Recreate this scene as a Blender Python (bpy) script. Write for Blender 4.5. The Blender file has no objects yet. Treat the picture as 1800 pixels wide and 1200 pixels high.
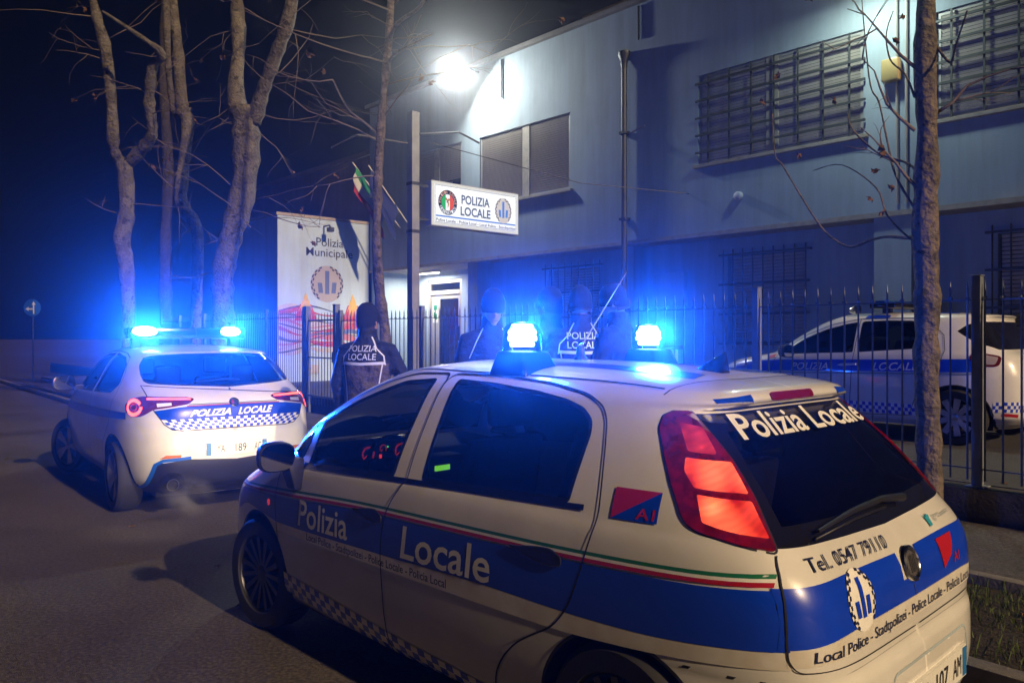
import bpy, bmesh, math, random
import numpy as np
from mathutils import Vector, Matrix
from mathutils.geometry import delaunay_2d_cdt
S=bpy.context.scene; C=S.collection; R=math.radians
random.seed(7); rng=np.random.default_rng(7)
# ---------------------------------------------------------------- camera
cam=bpy.data.objects.new('camera',bpy.data.cameras.new('camera')); C.objects.link(cam)
cam.location=(0,0,1.6033); cam.rotation_euler=(R(90),0,0)
cam.data.sensor_width=36; cam.data.lens=28; cam.data.shift_y=-8/1800; cam.data.clip_start=.05; cam.data.clip_end=2000
S.camera=cam
# ---------------------------------------------------------------- world and street light direction
SUN_TO=Vector((.66,-.73,.52)).normalized()
w=bpy.data.worlds.new('World'); S.world=w; w.use_nodes=True
nt=w.node_tree; sky=nt.nodes.new('ShaderNodeTexSky'); sky.sky_type='NISHITA'; sky.sun_disc=False
sky.sun_elevation=math.asin(SUN_TO.z); sky.sun_rotation=math.atan2(SUN_TO.x,SUN_TO.y)
bg=nt.nodes['Background']; nt.links.new(sky.outputs[0],bg.inputs[0]); bg.inputs[1].default_value=.0005
sl=bpy.data.lights.new('sun','SUN'); sl.energy=3.7; sl.angle=R(1.2); sl.color=(1,.72,.42)
so=bpy.data.objects.new('sun',sl); C.objects.link(so); so.rotation_euler=(-SUN_TO).to_track_quat('-Z','Y').to_euler()
S.view_settings.view_transform='Standard'; S.view_settings.look='None'; S.view_settings.exposure=0; S.view_settings.gamma=1
S.view_settings.use_curve_mapping=False
S.cycles.use_denoising=True; S.cycles.max_bounces=5; S.cycles.diffuse_bounces=2; S.cycles.glossy_bounces=3; S.cycles.transparent_max_bounces=10
S.cycles.use_adaptive_sampling=True; S.cycles.adaptive_threshold=.03; S.cycles.adaptive_min_samples=20; S.cycles.volume_bounces=0; S.cycles.volume_step_rate=4; S.cycles.caustics_reflective=False; S.cycles.caustics_refractive=False; S.cycles.sample_clamp_indirect=3
# ---------------------------------------------------------------- helpers
def tag(o,label=None,cat=None,group=None,kind=None):
    for k,v in (('label',label),('category',cat),('group',group),('kind',kind)):
        if v: o[k]=v
    return o
def empty(name,loc=(0,0,0),rz=0,parent=None):
    o=bpy.data.objects.new(name,None); C.objects.link(o); o.location=loc; o.rotation_euler=(0,0,rz); o.parent=parent; o.empty_display_size=.1
    return o
def obj(name,me,mat=None,parent=None,loc=None,rot=None):
    if isinstance(me,tuple):
        d=bpy.data.meshes.new(name); d.from_pydata([tuple(map(float,p)) for p in me[0]],[],[tuple(map(int,f)) for f in me[1]]); me=d
    if mat is not None and not me.materials:
        for m in (mat if isinstance(mat,(list,tuple)) else [mat]): me.materials.append(m)
    o=bpy.data.objects.new(name,me); C.objects.link(o); o.parent=parent
    if loc is not None: o.location=loc
    if rot is not None: o.rotation_euler=rot
    return o
def smooth(o,ang=None):
    me=o.data; me.polygons.foreach_set('use_smooth',[True]*len(me.polygons))
    if ang: 
        try: me.set_sharp_from_angle(angle=R(ang))
        except Exception: pass
    return o
class MB:
    def __init__(s): s.v=[]; s.f=[]
    def add(s,V,F):
        n=len(s.v); s.v+= [tuple(p) for p in V]; s.f+=[tuple(i+n for i in f) for f in F]; return s
    def box(s,x0,x1,y0,y1,z0,z1):
        return s.add([(x,y,z) for z in (z0,z1) for x,y in ((x0,y0),(x1,y0),(x1,y1),(x0,y1))],[(0,3,2,1),(4,5,6,7),(0,1,5,4),(1,2,6,5),(2,3,7,6),(3,0,4,7)])
    def hexa(s,b,t): return s.add(list(b)+list(t),[(0,3,2,1),(4,5,6,7),(0,1,5,4),(1,2,6,5),(2,3,7,6),(3,0,4,7)])
    def tube(s,P,r,n=8,cap=True):
        P=[Vector(p) for p in P]; r=[r]*len(P) if isinstance(r,(int,float)) else r; V=[];F=[];up=None
        for i,p in enumerate(P):
            t=(P[min(i+1,len(P)-1)]-P[max(i-1,0)]).normalized()
            if up is None: up=t.orthogonal().normalized()
            up=(up-t*up.dot(t)).normalized(); b=t.cross(up); q=r[i]; q=q if isinstance(q,tuple) else (q,q)
            V+=[p+up*math.cos(a)*q[0]+b*math.sin(a)*q[1] for a in (2*math.pi*k/n for k in range(n))]
        for i in range(len(P)-1):
            for k in range(n): F.append((i*n+k,i*n+(k+1)%n,(i+1)*n+(k+1)%n,(i+1)*n+k))
        if cap: F+= [tuple(range(n-1,-1,-1)),tuple(range((len(P)-1)*n,len(P)*n))]
        return s.add(V,F)
    def rings(s,rows,n=16):   # rows: cx,cy,z,rx,ry  elliptical loft along z
        V=[];F=[]
        for cx,cy,z,rx,ry in rows: V+=[(cx+rx*math.cos(2*math.pi*k/n),cy+ry*math.sin(2*math.pi*k/n),z) for k in range(n)]
        for i in range(len(rows)-1):
            for k in range(n): F.append((i*n+k,i*n+(k+1)%n,(i+1)*n+(k+1)%n,(i+1)*n+k))
        F+=[tuple(range(n-1,-1,-1)),tuple(range((len(rows)-1)*n,len(rows)*n))]
        return s.add(V,F)
    def lathe(s,prof,n=24,axis='z',c=(0,0,0),close=False):   # prof: (r,h)
        V=[];F=[];m=len(prof)
        for k in range(n):
            a=2*math.pi*k/n
            for r_,h in prof:
                p={'z':(r_*math.cos(a),r_*math.sin(a),h),'y':(r_*math.cos(a),h,r_*math.sin(a)),'x':(h,r_*math.cos(a),r_*math.sin(a))}[axis]
                V.append((p[0]+c[0],p[1]+c[1],p[2]+c[2]))
        for k in range(n):
            for j in range(m if close else m-1): F.append((k*m+j,k*m+(j+1)%m,((k+1)%n)*m+(j+1)%m,((k+1)%n)*m+j))
        return s.add(V,F)
    def ell(s,c,r,n=14,m=9):
        V=[];F=[]
        for j in range(m+1):
            t=math.pi*j/m
            V+=[(c[0]+r[0]*math.sin(t)*math.cos(2*math.pi*k/n),c[1]+r[1]*math.sin(t)*math.sin(2*math.pi*k/n),c[2]+r[2]*math.cos(t)) for k in range(n)]
        for j in range(m):
            for k in range(n): F.append((j*n+k,(j+1)*n+k,(j+1)*n+(k+1)%n,j*n+(k+1)%n))
        return s.add(V,F)
    def prism(s,poly,z0,z1,f=lambda x,y,z:(x,y,z)):
        n=len(poly); return s.add([f(x,y,z0) for x,y in poly]+[f(x,y,z1) for x,y in poly],[tuple(range(n-1,-1,-1)),tuple(range(n,2*n))]+[(k,(k+1)%n,n+(k+1)%n,n+k) for k in range(n)])
    def build(s,name,mat=None,parent=None,sm=None,bev=0,loc=None,rot=None):
        o=obj(name,(s.v,s.f),mat,parent,loc,rot)
        if sm or bev:
            bm=bmesh.new(); bm.from_mesh(o.data)
            if bev: bmesh.ops.bevel(bm,geom=[e for e in bm.edges if len(e.link_faces)==2 and e.calc_face_angle(0)>.5],offset=bev,segments=2,profile=.5,affect='EDGES')
            bmesh.ops.recalc_face_normals(bm,faces=bm.faces); bm.to_mesh(o.data); bm.free()
        if sm: smooth(o,sm if sm is not True else None)
        return o
def dup(o,parent=None,loc=None,rot=None):
    c=o.copy(); C.objects.link(c)
    if parent is not None: c.parent=parent
    if loc is not None: c.location=loc
    if rot is not None: c.rotation_euler=rot
    return c
# ---------------------------------------------------------------- materials
def M(name,col,rough=.5,metal=0,coat=0,var=None,bump=None,emit=None,estr=0,col2=None,spec=.5,trans=0,alpha=1,coords='Object'):
    m=bpy.data.materials.new(name); m.use_nodes=True; t=m.node_tree; p=t.nodes['Principled BSDF']
    I=p.inputs; I['Base Color'].default_value=(*col,1); I['Roughness'].default_value=rough; I['Metallic'].default_value=metal
    I['Coat Weight'].default_value=coat; I['Coat Roughness'].default_value=.06; I['Specular IOR Level'].default_value=spec; I['Transmission Weight'].default_value=trans
    if emit: I['Emission Color'].default_value=(*emit,1); I['Emission Strength'].default_value=estr
    tc=None
    def coord():
        nonlocal tc
        if tc is None: tc=t.nodes.new('ShaderNodeTexCoord')
        return tc.outputs[coords]
    if var:
        sc,lo,hi=var[:3]; nz=t.nodes.new('ShaderNodeTexNoise'); nz.inputs['Scale'].default_value=sc; nz.inputs['Detail'].default_value=var[3] if len(var)>3 else 6; nz.inputs['Roughness'].default_value=.6
        t.links.new(coord(),nz.inputs['Vector'])
        rp=t.nodes.new('ShaderNodeValToRGB'); rp.color_ramp.elements[0].position=lo; rp.color_ramp.elements[1].position=hi
        rp.color_ramp.elements[0].color=(*col,1); rp.color_ramp.elements[1].color=(*(col2 or [c*.6 for c in col]),1)
        t.links.new(nz.outputs['Fac'],rp.inputs[0]); t.links.new(rp.outputs[0],I['Base Color'])
    if bump:
        sc,st=bump[:2]; nz=t.nodes.new('ShaderNodeTexNoise'); nz.inputs['Scale'].default_value=sc; nz.inputs['Detail'].default_value=8
        t.links.new(coord(),nz.inputs['Vector']); b=t.nodes.new('ShaderNodeBump'); b.inputs['Strength'].default_value=st; b.inputs['Distance'].default_value=bump[2] if len(bump)>2 else .01
        t.links.new(nz.outputs['Fac'],b.inputs['Height']); t.links.new(b.outputs[0],I['Normal'])
    return m
def EM(name,col,st):
    m=bpy.data.materials.new(name); m.use_nodes=True; t=m.node_tree; t.nodes.clear(); e=t.nodes.new('ShaderNodeEmission'); e.inputs[0].default_value=(*col,1); e.inputs[1].default_value=st
    o=t.nodes.new('ShaderNodeOutputMaterial'); t.links.new(e.outputs[0],o.inputs[0]); return m
def GLASS(name,tint,ior=1.5,rough=.02):
    m=bpy.data.materials.new(name); m.use_nodes=True; t=m.node_tree; t.nodes.clear()
    a=t.nodes.new('ShaderNodeBsdfTransparent'); a.inputs[0].default_value=(*tint,1); g=t.nodes.new('ShaderNodeBsdfGlossy'); g.inputs['Roughness'].default_value=rough
    f=t.nodes.new('ShaderNodeFresnel'); f.inputs[0].default_value=ior; x=t.nodes.new('ShaderNodeMixShader'); o=t.nodes.new('ShaderNodeOutputMaterial')
    t.links.new(f.outputs[0],x.inputs[0]); t.links.new(a.outputs[0],x.inputs[1]); t.links.new(g.outputs[0],x.inputs[2]); t.links.new(x.outputs[0],o.inputs[0]); return m
mt={}
mt['paint']=M('white_paint',(.76,.745,.71),.30,coat=1,var=(2.2,.42,.74,9),col2=(.62,.60,.555),bump=(320,.06,.002))
mt['paint_wet']=M('white_paint_wet',(.74,.73,.70),.30,coat=.8,bump=(190,.55,.004))
mt['blue']=M('blue_film',(.003,.048,.60),.3,coat=.5,var=(5,.4,.8),col2=(.003,.040,.50))
mt['blue2']=M('blue_film_light',(.012,.10,.52),.35,coat=.3)
mt['white']=M('white_film',(.86,.84,.80),.4,var=(30,.4,.8),col2=(.78,.76,.72))
mt['silver']=M('retroreflective_film',(.90,.87,.80),.3,metal=.25,var=(9,.35,.75),col2=(.74,.66,.54),bump=(400,.1,.002))
mt['green']=M('green_film',(.01,.16,.06),.4); mt['red']=M('red_film',(.42,.008,.02),.4)
mt['darkblue']=M('dark_blue_print',(.008,.014,.06),.5)
mt['black']=M('black_plastic',(.012,.012,.014),.45,bump=(150,.1,.002)); mt['gloss']=M('gloss_black',(.008,.008,.010),.12,coat=.5)
mt['rubber']=M('tyre_rubber',(.018,.018,.018),.75,bump=(90,.3,.004)); mt['alloy']=M('alloy',(.42,.42,.44),.35,metal=.9,var=(8,.4,.8)); mt['darkalloy']=M('dark_alloy',(.10,.10,.11),.4,metal=.8)
mt['chrome']=M('chrome',(.75,.75,.76),.12,metal=1); mt['mirror']=M('mirror_glass',(.8,.82,.82),.03,metal=1)
mt['gap']=M('panel_gap',(.01,.01,.01),.8); mt['under']=M('underbody',(.006,.006,.006),.9)
mt['glass']=GLASS('car_glass',(.46,.50,.50)); mt['tint']=GLASS('tinted_car_glass',(.30,.32,.33)); mt['clear']=GLASS('clear_lens',(.85,.86,.86))
mt['cloth']=M('seat_cloth',(.035,.036,.042),.9,bump=(60,.3,.006)); mt['dash']=M('dash_plastic',(.10,.105,.11),.6,bump=(140,.2,.003))
mt['lensred']=M('tail_lens_dark',(.20,.003,.012),.1,coat=.8,emit=(.6,.0,.01),estr=.05,var=(26,.42,.6),col2=(.07,.002,.008))
# ---------------------------------------------------------------- lettering
_tc={}
def text2d(s,bold=0.,italic=0.,space=1.0):
    key=(s,bold,italic,space)
    if key in _tc: return _tc[key]
    cu=bpy.data.curves.new('t','FONT'); cu.body=s; cu.size=1; cu.offset=bold; cu.shear=italic; cu.resolution_u=3; cu.space_character=space; cu.fill_mode='BOTH'
    o=bpy.data.objects.new('t',cu); C.objects.link(o); dg=bpy.context.evaluated_depsgraph_get(); dg.update(); e=o.evaluated_get(dg); me=e.to_mesh()
    V=np.array([v.co[:2] for v in me.vertices]); F=[tuple(p.vertices) for p in me.polygons]; e.to_mesh_clear(); bpy.data.objects.remove(o); bpy.data.curves.remove(cu)
    _tc[key]=(V,F); return V,F
_cap=text2d('H'); CAP=float(_cap[0][:,1].max())
def text_obj(name,s,quad,mapf,mat,parent=None,bold=0.,italic=0.,space=1.0):
    """quad: bl, br, tr, tl in the 2D space of mapf; baseline bl-br, cap height towards tl-tr"""
    V,F=text2d(s,bold,italic,space); x0,x1=V[:,0].min(),V[:,0].max(); u=((V[:,0]-x0)/(x1-x0))[:,None]; v=(V[:,1]/CAP)[:,None]
    bl,br,tr,tl=[np.array(p,float) for p in quad]; P=bl*(1-u)*(1-v)+br*u*(1-v)+tr*u*v+tl*(1-u)*v
    return obj(name,(mapf(P),F),mat,parent)
def emblem(parent,c,r,mapf,ry=None,bg=None,bar=None,dark=None,layers=True):
    """round city emblem: pale disc, ring of dark checks, three bars rising from a base"""
    ry=ry or r; n=40; c=np.array(c,float)
    P=[c]; F=[]
    for q in range(1,5): P+=[c+np.array([r*q/4*math.cos(2*math.pi*k/n),ry*q/4*math.sin(2*math.pi*k/n)]) for k in range(n)]
    F=[(0,1+k,1+(k+1)%n) for k in range(n)]+[(1+(q-1)*n+k,1+q*n+k,1+q*n+(k+1)%n,1+(q-1)*n+(k+1)%n) for q in range(1,4) for k in range(n)]
    d=obj('emblem',(mapf(np.array(P),0.),F),bg or mt['white'],parent)
    V=[];F=[]
    for k in range(36):
        if 8<=k<=10 or 24<=k<=30: continue
        for j in range(2):
            if (k+j)%2: continue
            r0,r1=.82+.09*j,.82+.09*(j+1); b=len(V)
            for rr,aa in ((r0,k),(r1,k),(r1,k+1),(r0,k+1)): V.append(c+np.array([r*rr*math.cos(2*math.pi*aa/36),ry*rr*math.sin(2*math.pi*aa/36)]))
            F.append((b,b+1,b+2,b+3))
    par=d if layers else parent
    obj('emblem_checks',(mapf(np.array(V),.002),F),dark or mt['darkblue'],par)
    V=[];F=[]
    for x0,x1,z0,z1,sk in ((-.13,.13,-.55,.72,0),(-.52,-.25,-.5,.05,-.06),(.25,.52,-.5,.10,.06)):
        
        for q in range(5):
            t=q/4; z=z0+(z1-z0)*t; V+=[c+np.array([r*(x0+sk*t),ry*z]),c+np.array([r*(x1+sk*t),ry*z])]
            if q: b=len(V); F.append((b-4,b-3,b-1,b-2))
    obj('emblem_bars',(mapf(np.array(V),.0025),F),bar or mt['blue2'],par)
    return d
# ---------------------------------------------------------------- ground: strips along the fence line
F0=Vector((3.74,6.40,0)); EF=Vector((-.637,.771,0)).normalized(); NF=Vector((-EF.y,EF.x,0))   # EF runs away to the left, NF towards the road
if NF.y>0: NF=-NF
def fp(a,b,z=0): p=F0+EF*a+NF*b; return (p.x,p.y,z)
def asphalt(name,c1,c2,sc,bump=.6):
    m=M(name,c1,.72,var=(sc,.38,.68,10),col2=c2,bump=(170,bump,.012)); t=m.node_tree; p=t.nodes['Principled BSDF']; co=t.nodes['Texture Coordinate'].outputs['Object']
    base=p.inputs['Base Color'].links[0].from_socket
    n=t.nodes.new('ShaderNodeTexNoise'); n.inputs['Scale'].default_value=48; n.inputs['Detail'].default_value=4; t.links.new(co,n.inputs['Vector'])
    r=t.nodes.new('ShaderNodeValToRGB'); r.color_ramp.elements[0].position=.35; r.color_ramp.elements[0].color=(.40,.40,.40,1); r.color_ramp.elements[1].position=.72; r.color_ramp.elements[1].color=(1.6,1.57,1.54,1)
    t.links.new(n.outputs[0],r.inputs[0]); x=t.nodes.new('ShaderNodeMix'); x.data_type='RGBA'; x.blend_type='MULTIPLY'; x.inputs[0].default_value=1
    t.links.new(base,x.inputs[6]); t.links.new(r.outputs[0],x.inputs[7]); t.links.new(x.outputs[2],p.inputs['Base Color'])
    rr=t.nodes.new('ShaderNodeMapRange'); rr.inputs[3].default_value=.5; rr.inputs[4].default_value=.85; t.links.new(n.outputs[0],rr.inputs[0]); t.links.new(rr.outputs[0],p.inputs['Roughness'])
    return m
mt['road']=asphalt('road_asphalt',(.105,.092,.080),(.062,.055,.049),.6)
mt['yard']=asphalt('yard_asphalt',(.075,.072,.068),(.05,.047,.044),.9)
mt['pave']=asphalt('pavement_asphalt',(.11,.102,.094),(.075,.07,.064),1.2)
mt['soil']=M('soil',(.045,.032,.020),.95,var=(7,.35,.7,8),col2=(.022,.018,.011),bump=(40,1,.04))
mt['stone']=M('kerb_stone',(.20,.18,.155),.8,var=(9,.35,.7,8),col2=(.11,.10,.085),bump=(60,.5,.01))
mt['wallc']=M('low_wall_concrete',(.075,.062,.05),.85,var=(6,.3,.7,8),col2=(.02,.018,.015),bump=(45,.6,.015))
def quad(name,P,mat,kind='structure'): return tag(obj(name,(P,[(0,1,2,3)]),mat),kind=kind)
quad('ground',[(-400,-300,-.03),(400,-300,-.03),(400,500,-.03),(-400,500,-.03)],mt['soil'])
quad('road',[fp(-40,3.05,0),fp(70,3.05,0),fp(70,17,0),fp(-40,17,0)],mt['road'])
# asphalt repair patch and cracks on the road
def strip(name,P,w,mat,z): 
    V=[];F=[]
    for i,p in enumerate(P):
        t=Vector(P[min(i+1,len(P)-1)])-Vector(P[max(i-1,0)]); n=Vector((-t.y,t.x)).normalized()*w*(.6+.8*random.random())
        V+=[(p[0]+n.x,p[1]+n.y,z),(p[0]-n.x,p[1]-n.y,z)]
        if i: F.append((2*i-2,2*i-1,2*i+1,2*i))
    return obj(name,(V,F),mat)
mt['tar']=M('tar_joint',(.018,.017,.016),.6)
road=bpy.data.objects['road']
# raised kerb, verge, pavement, low wall
def slab(name,a0,a1,b0,b1,z0,z1,mat,parent=None,bev=0):
    b=[fp(a0,b0,z0),fp(a1,b0,z0),fp(a1,b1,z0),fp(a0,b1,z0)]; t=[fp(a0,b0,z1),fp(a1,b0,z1),fp(a1,b1,z1),fp(a0,b1,z1)]
    return MB().hexa(b,t).build(name,mat,parent,bev=bev,sm=30 if bev else None)
kerb=tag(empty('kerb'),kind='structure')
pc=None
for i in range(38):
    a=-7+i*1.0
    slab('kerb_stone',a+.004,a+.996,2.93,3.05,-.03,.115+random.uniform(-.003,.003),mt['stone'],kerb,.012)
tag(slab('verge',-7,31,1.66,2.926,-.03,.085,mt['soil']),kind='structure')
pv=tag(slab('pavement',-7,31,.14,1.56,-.03,.14,mt['pave']),kind='structure')
for i in range(38): slab('edging_stone',-7+i+.003,-6+i-.003,1.562,1.655,-.03,.15+random.uniform(-.004,.004),mt['stone'],pv,.008)
lw=tag(slab('low_wall',-7,10.95,-.12,.136,-.03,.40,mt['wallc'],bev=.012),'low dark concrete kerb wall under the spiked fence beside the right tree','low wall')
lw2=tag(slab('low_wall',12.3,30,-.12,.136,-.03,.46,mt['wallc'],bev=.012),'low dark concrete wall under the fence left of the gate','low wall')
tag(slab('courtyard',-14,40,-.124,-30,-.03,.405,mt['yard']),kind='structure')
# wear on the verge: grass blades and fallen leaves
mt['grass']=M('grass',(.045,.085,.014),.7,var=(3,.3,.7),col2=(.075,.10,.02))
V=[];F=[]
for k in range(9000):
    a=rng.uniform(-4.5,3.5); b=rng.uniform(1.7,2.9); 
    if math.sin(a*3.1+b*2)+math.sin(a*1.3-b*5)+rng.normal()*.5<.35: continue
    x,y,_=fp(a,b); h=rng.uniform(.03,.10); t=rng.uniform(0,6.28); l=rng.uniform(.01,.05); w_=.0035
    n=len(V); c,s_=math.cos(t),math.sin(t)
    V+=[(x-w_*s_,y+w_*c,.083),(x+w_*s_,y-w_*c,.083),(x+l*c*.5,y+l*s_*.5,.083+h*.7),(x+l*c,y+l*s_,.083+h)]; F+=[(n,n+1,n+2),(n+1,n+3,n+2)]
tag(obj('grass',(V,F),mt['grass']),'sparse green grass growing on the bare soil verge','grass',kind='stuff')
mt['leaf']=M('dead_leaf',(.16,.075,.03),.8,var=(20,.3,.7),col2=(.09,.04,.018))
def leafmesh():
    b=MB(); P=[(0,-.05),(.03,-.03),(.06,-.035),(.045,0),(.055,.03),(.025,.03),(0,.06),(-.025,.03),(-.055,.03),(-.045,0),(-.06,-.035),(-.03,-.03)]
    n=len(P); V=[(0,0,.012)]+[(x,y,.012*math.sin(k*2.1)) for k,(x,y) in enumerate(P)]
    me=bpy.data.meshes.new('leaf'); me.from_pydata(V,[],[(0,1+k,1+(k+1)%n) for k in range(n)]); me.materials.append(mt['leaf']); return me
LEAF=leafmesh()
for k in range(26):
    a=rng.uniform(-4,2.2); b=rng.uniform(-2.5,2.9); z=.41 if b<-.15 else (.155 if b<1.6 else .10)
    if -.2<b<.2: z=.42
    o=obj('fallen_leaf',LEAF); o.location=(*fp(a,b)[:2],z); o.rotation_euler=(rng.uniform(-.3,.3),rng.uniform(-.3,.3),rng.uniform(0,6)); s_=rng.uniform(.5,.9); o.scale=(s_,s_,s_)
    tag(o,'small dry brown plane leaf lying on the ground by the fence','leaf','fallen leaves by the fence')
for x,y in ((-2.05,5.55),(-1.62,4.75),(-3.2,6.7)):
    o=obj('fallen_leaf',LEAF); o.location=(x,y,.012); o.rotation_euler=(.1,.1,x); o.scale=(.45,.45,.45); tag(o,'small dry leaf lying on the road beside the front wheel','leaf','leaves on the road')
# ---------------------------------------------------------------- fence
mt['iron']=M('painted_iron',(.13,.15,.17),.45,metal=.4,var=(14,.4,.75),col2=(.07,.075,.08),bump=(120,.2,.002))
mt['ironp']=M('post_paint',(.24,.27,.31),.45,metal=.2,var=(5,.4,.8),col2=(.15,.165,.18))
yaw=math.atan2(EF.y,EF.x)
def barmesh(h):
    m=MB(); r_=.0085; m.tube([(0,0,0),(0,0,h-.07)],r_,6); m.tube([(0,0,h-.075),(0,0,h-.06),(0,0,h)],[r_*1.25,r_*1.1,.001],6); m.box(-.016,.016,-.016,.016,h-.15,h-.135)
    me=bpy.data.meshes.new('bar'); me.from_pydata(m.v,[],m.f); me.materials.append(mt['iron']); return me
POST=None
def fence(label,a0,a1,z0,z1,pitch,posts,grp=None):
    root=empty('fence',fp(a0,0,z0),yaw); tag(root,label,'fence'); L=a1-a0; h=z1-z0
    bm_=barmesh(h-.05)
    n=int(L/pitch)
    for i in range(n):
        a=(i+.5)*pitch
        if any(abs(a-(p-a0))<.05 for p in posts): continue
        obj('bar',bm_,None,root,(a,0,.05),(0,0,random.random()))
    for z in (.145,h-.16): MB().box(0,L,-.012,.012,z-.005,z+.005).build('rail',mt['iron'],root)
    for p in posts:
        b=MB().box(-.035,.035,-.035,.035,0,h+.03); b.box(-.041,.041,-.041,.041,h+.03,h+.04); b.box(-.075,.075,-.075,.075,0,.012)
        o=b.build('post',mt['ironp'],root,loc=(p-a0,0,0),bev=.004)
    return root
fence('grey spiked iron fence running between the cars and the building',-6.1,10.9,.40,2.06,.13,[0.0+2.03*k for k in range(-3,6)]+[10.86])
fence('close set spiked fence left of the gate in front of the mural',12.35,22,.46,2.16,.105,[12.4,14.3,16.3,18.3,20.3])
# gate between the two runs, standing in the gap
g=empty('gate',fp(11.0,0,.2),yaw); tag(g,'narrow spiked pedestrian gate between two square posts beside the officer','gate')
bm_=barmesh(1.8)
for i in range(9): obj('bar',bm_,None,g,(.14+i*.125,0,.08),(0,0,0))
for z in (.25,1.0,1.72): MB().box(.06,1.22,-.015,.015,z-.012,z+.012).build('rail',mt['iron'],g)
for x in (.03,1.27): MB().box(x-.05,x+.05,-.05,.05,-.2,2.0).box(x-.06,x+.06,-.06,.06,2.0,2.015).build('post',mt['ironp'],g,bev=.004)
MB().box(.08,.17,-.03,.03,.92,1.12).build('lock_box',mt['ironp'],g,bev=.005)
# ---------------------------------------------------------------- police station
FO=(-4.06,22.74); FR=math.atan2(-.7392,.6737)
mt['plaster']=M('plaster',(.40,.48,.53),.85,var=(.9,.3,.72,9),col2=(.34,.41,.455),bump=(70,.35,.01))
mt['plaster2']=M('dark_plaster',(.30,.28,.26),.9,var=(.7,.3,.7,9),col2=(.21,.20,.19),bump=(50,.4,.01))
mt['white_wall_cooled']=M('white_wall_cooled',(.52,.67,.84),.8,var=(1.2,.35,.75,8),col2=(.45,.58,.73),bump=(60,.2,.006))  # white wall with cool light put into its colour, offsetting the warm sun
mt['trim']=M('stone_trim',(.42,.37,.30),.75,var=(8,.4,.7),col2=(.3,.26,.21)); mt['shut']=M('shutter_slat',(.56,.50,.42),.6,var=(3,.35,.7),col2=(.42,.37,.31)); mt['alu']=M('aluminium_frame',(.42,.40,.37),.45,metal=.3)
mt['pipe']=M('downpipe',(.05,.055,.065),.5,metal=.4); mt['grille']=M('window_bars',(.10,.105,.11),.5,metal=.4); mt['winglass']=GLASS('window_glass',(.25,.28,.3)); mt['cable']=M('cable',(.03,.03,.03),.6)
mt['roomdark']=M('dark_room',(.05,.05,.055),.9)
def streaks(m,st=.86):
    t=m.node_tree; p=t.nodes['Principled BSDF']; base=p.inputs['Base Color'].links[0].from_socket; co=t.nodes['Texture Coordinate'].outputs['Object']
    mp=t.nodes.new('ShaderNodeMapping'); mp.inputs['Scale'].default_value=(2.6,2.6,.22); t.links.new(co,mp.inputs[0]); n=t.nodes.new('ShaderNodeTexNoise'); n.inputs['Scale'].default_value=1.6; n.inputs['Detail'].default_value=9; n.inputs['Roughness'].default_value=.7; t.links.new(mp.outputs[0],n.inputs['Vector'])
    r=t.nodes.new('ShaderNodeValToRGB'); r.color_ramp.elements[0].position=.36; r.color_ramp.elements[0].color=(st,st*.97,st*.93,1); r.color_ramp.elements[1].position=.58; r.color_ramp.elements[1].color=(1,1,1,1); t.links.new(n.outputs[0],r.inputs[0])
    x=t.nodes.new('ShaderNodeMix'); x.data_type='RGBA'; x.blend_type='MULTIPLY'; x.inputs[0].default_value=1; t.links.new(base,x.inputs[6]); t.links.new(r.outputs[0],x.inputs[7]); t.links.new(x.outputs[2],p.inputs['Base Color'])
for k_ in ('plaster','plaster2'): streaks(mt[k_])
streaks(mt['white_wall_cooled'],.9)
B=empty('police_station',(*FO,0),FR); tag(B,'two storey pale plaster police station with shuttered windows and overhanging upper floor','building')
WIN=[(2.2,4.17,4.75,6.42),(4.88,7.86,4.75,6.38),(11.08,14.1,4.73,6.36),(15.15,18.1,4.73,6.30)]
def wall_with_holes(name,x0,x1,z0,z1,holes,y,th,mat,parent):
    # vertical wall at local y..y+th with rectangular holes, built from butted boxes
    xs=sorted({x0,x1}|{h[0] for h in holes}|{h[1] for h in holes}); m=MB()
    V=[];F=[];idx={}
    zs=sorted({z0,z1}|{h[2] for h in holes}|{h[3] for h in holes})
    inh=lambda x,z: any(h[0]<x<h[1] and h[2]<z<h[3] for h in holes)
    def vid(p):
        if p not in idx: idx[p]=len(V); V.append(p)
        return idx[p]
    solid={}
    for i in range(len(xs)-1):
        for j in range(len(zs)-1): solid[i,j]=not inh((xs[i]+xs[i+1])/2,(zs[j]+zs[j+1])/2)
    for (i,j),s_ in solid.items():
        if not s_: continue
        a,b,c,d=xs[i],xs[i+1],zs[j],zs[j+1]
        F.append((vid((a,y,c)),vid((b,y,c)),vid((b,y,d)),vid((a,y,d)))); F.append((vid((b,y+th,c)),vid((a,y+th,c)),vid((a,y+th,d)),vid((b,y+th,d))))
        for (di,dj),(p,q) in {(-1,0):((a,c),(a,d)),(1,0):((b,d),(b,c)),(0,-1):((b,c),(a,c)),(0,1):((a,d),(b,d))}.items():
            if not solid.get((i+di,j+dj),False): F.append((vid((p[0],y,p[1])),vid((q[0],y,q[1])),vid((q[0],y+th,q[1])),vid((p[0],y+th,p[1]))))
    return obj(name,(V,F),mat,parent)
wall_with_holes('wall',0,22,3.5,8.1,WIN,0,.35,mt['plaster'],B)
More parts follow.
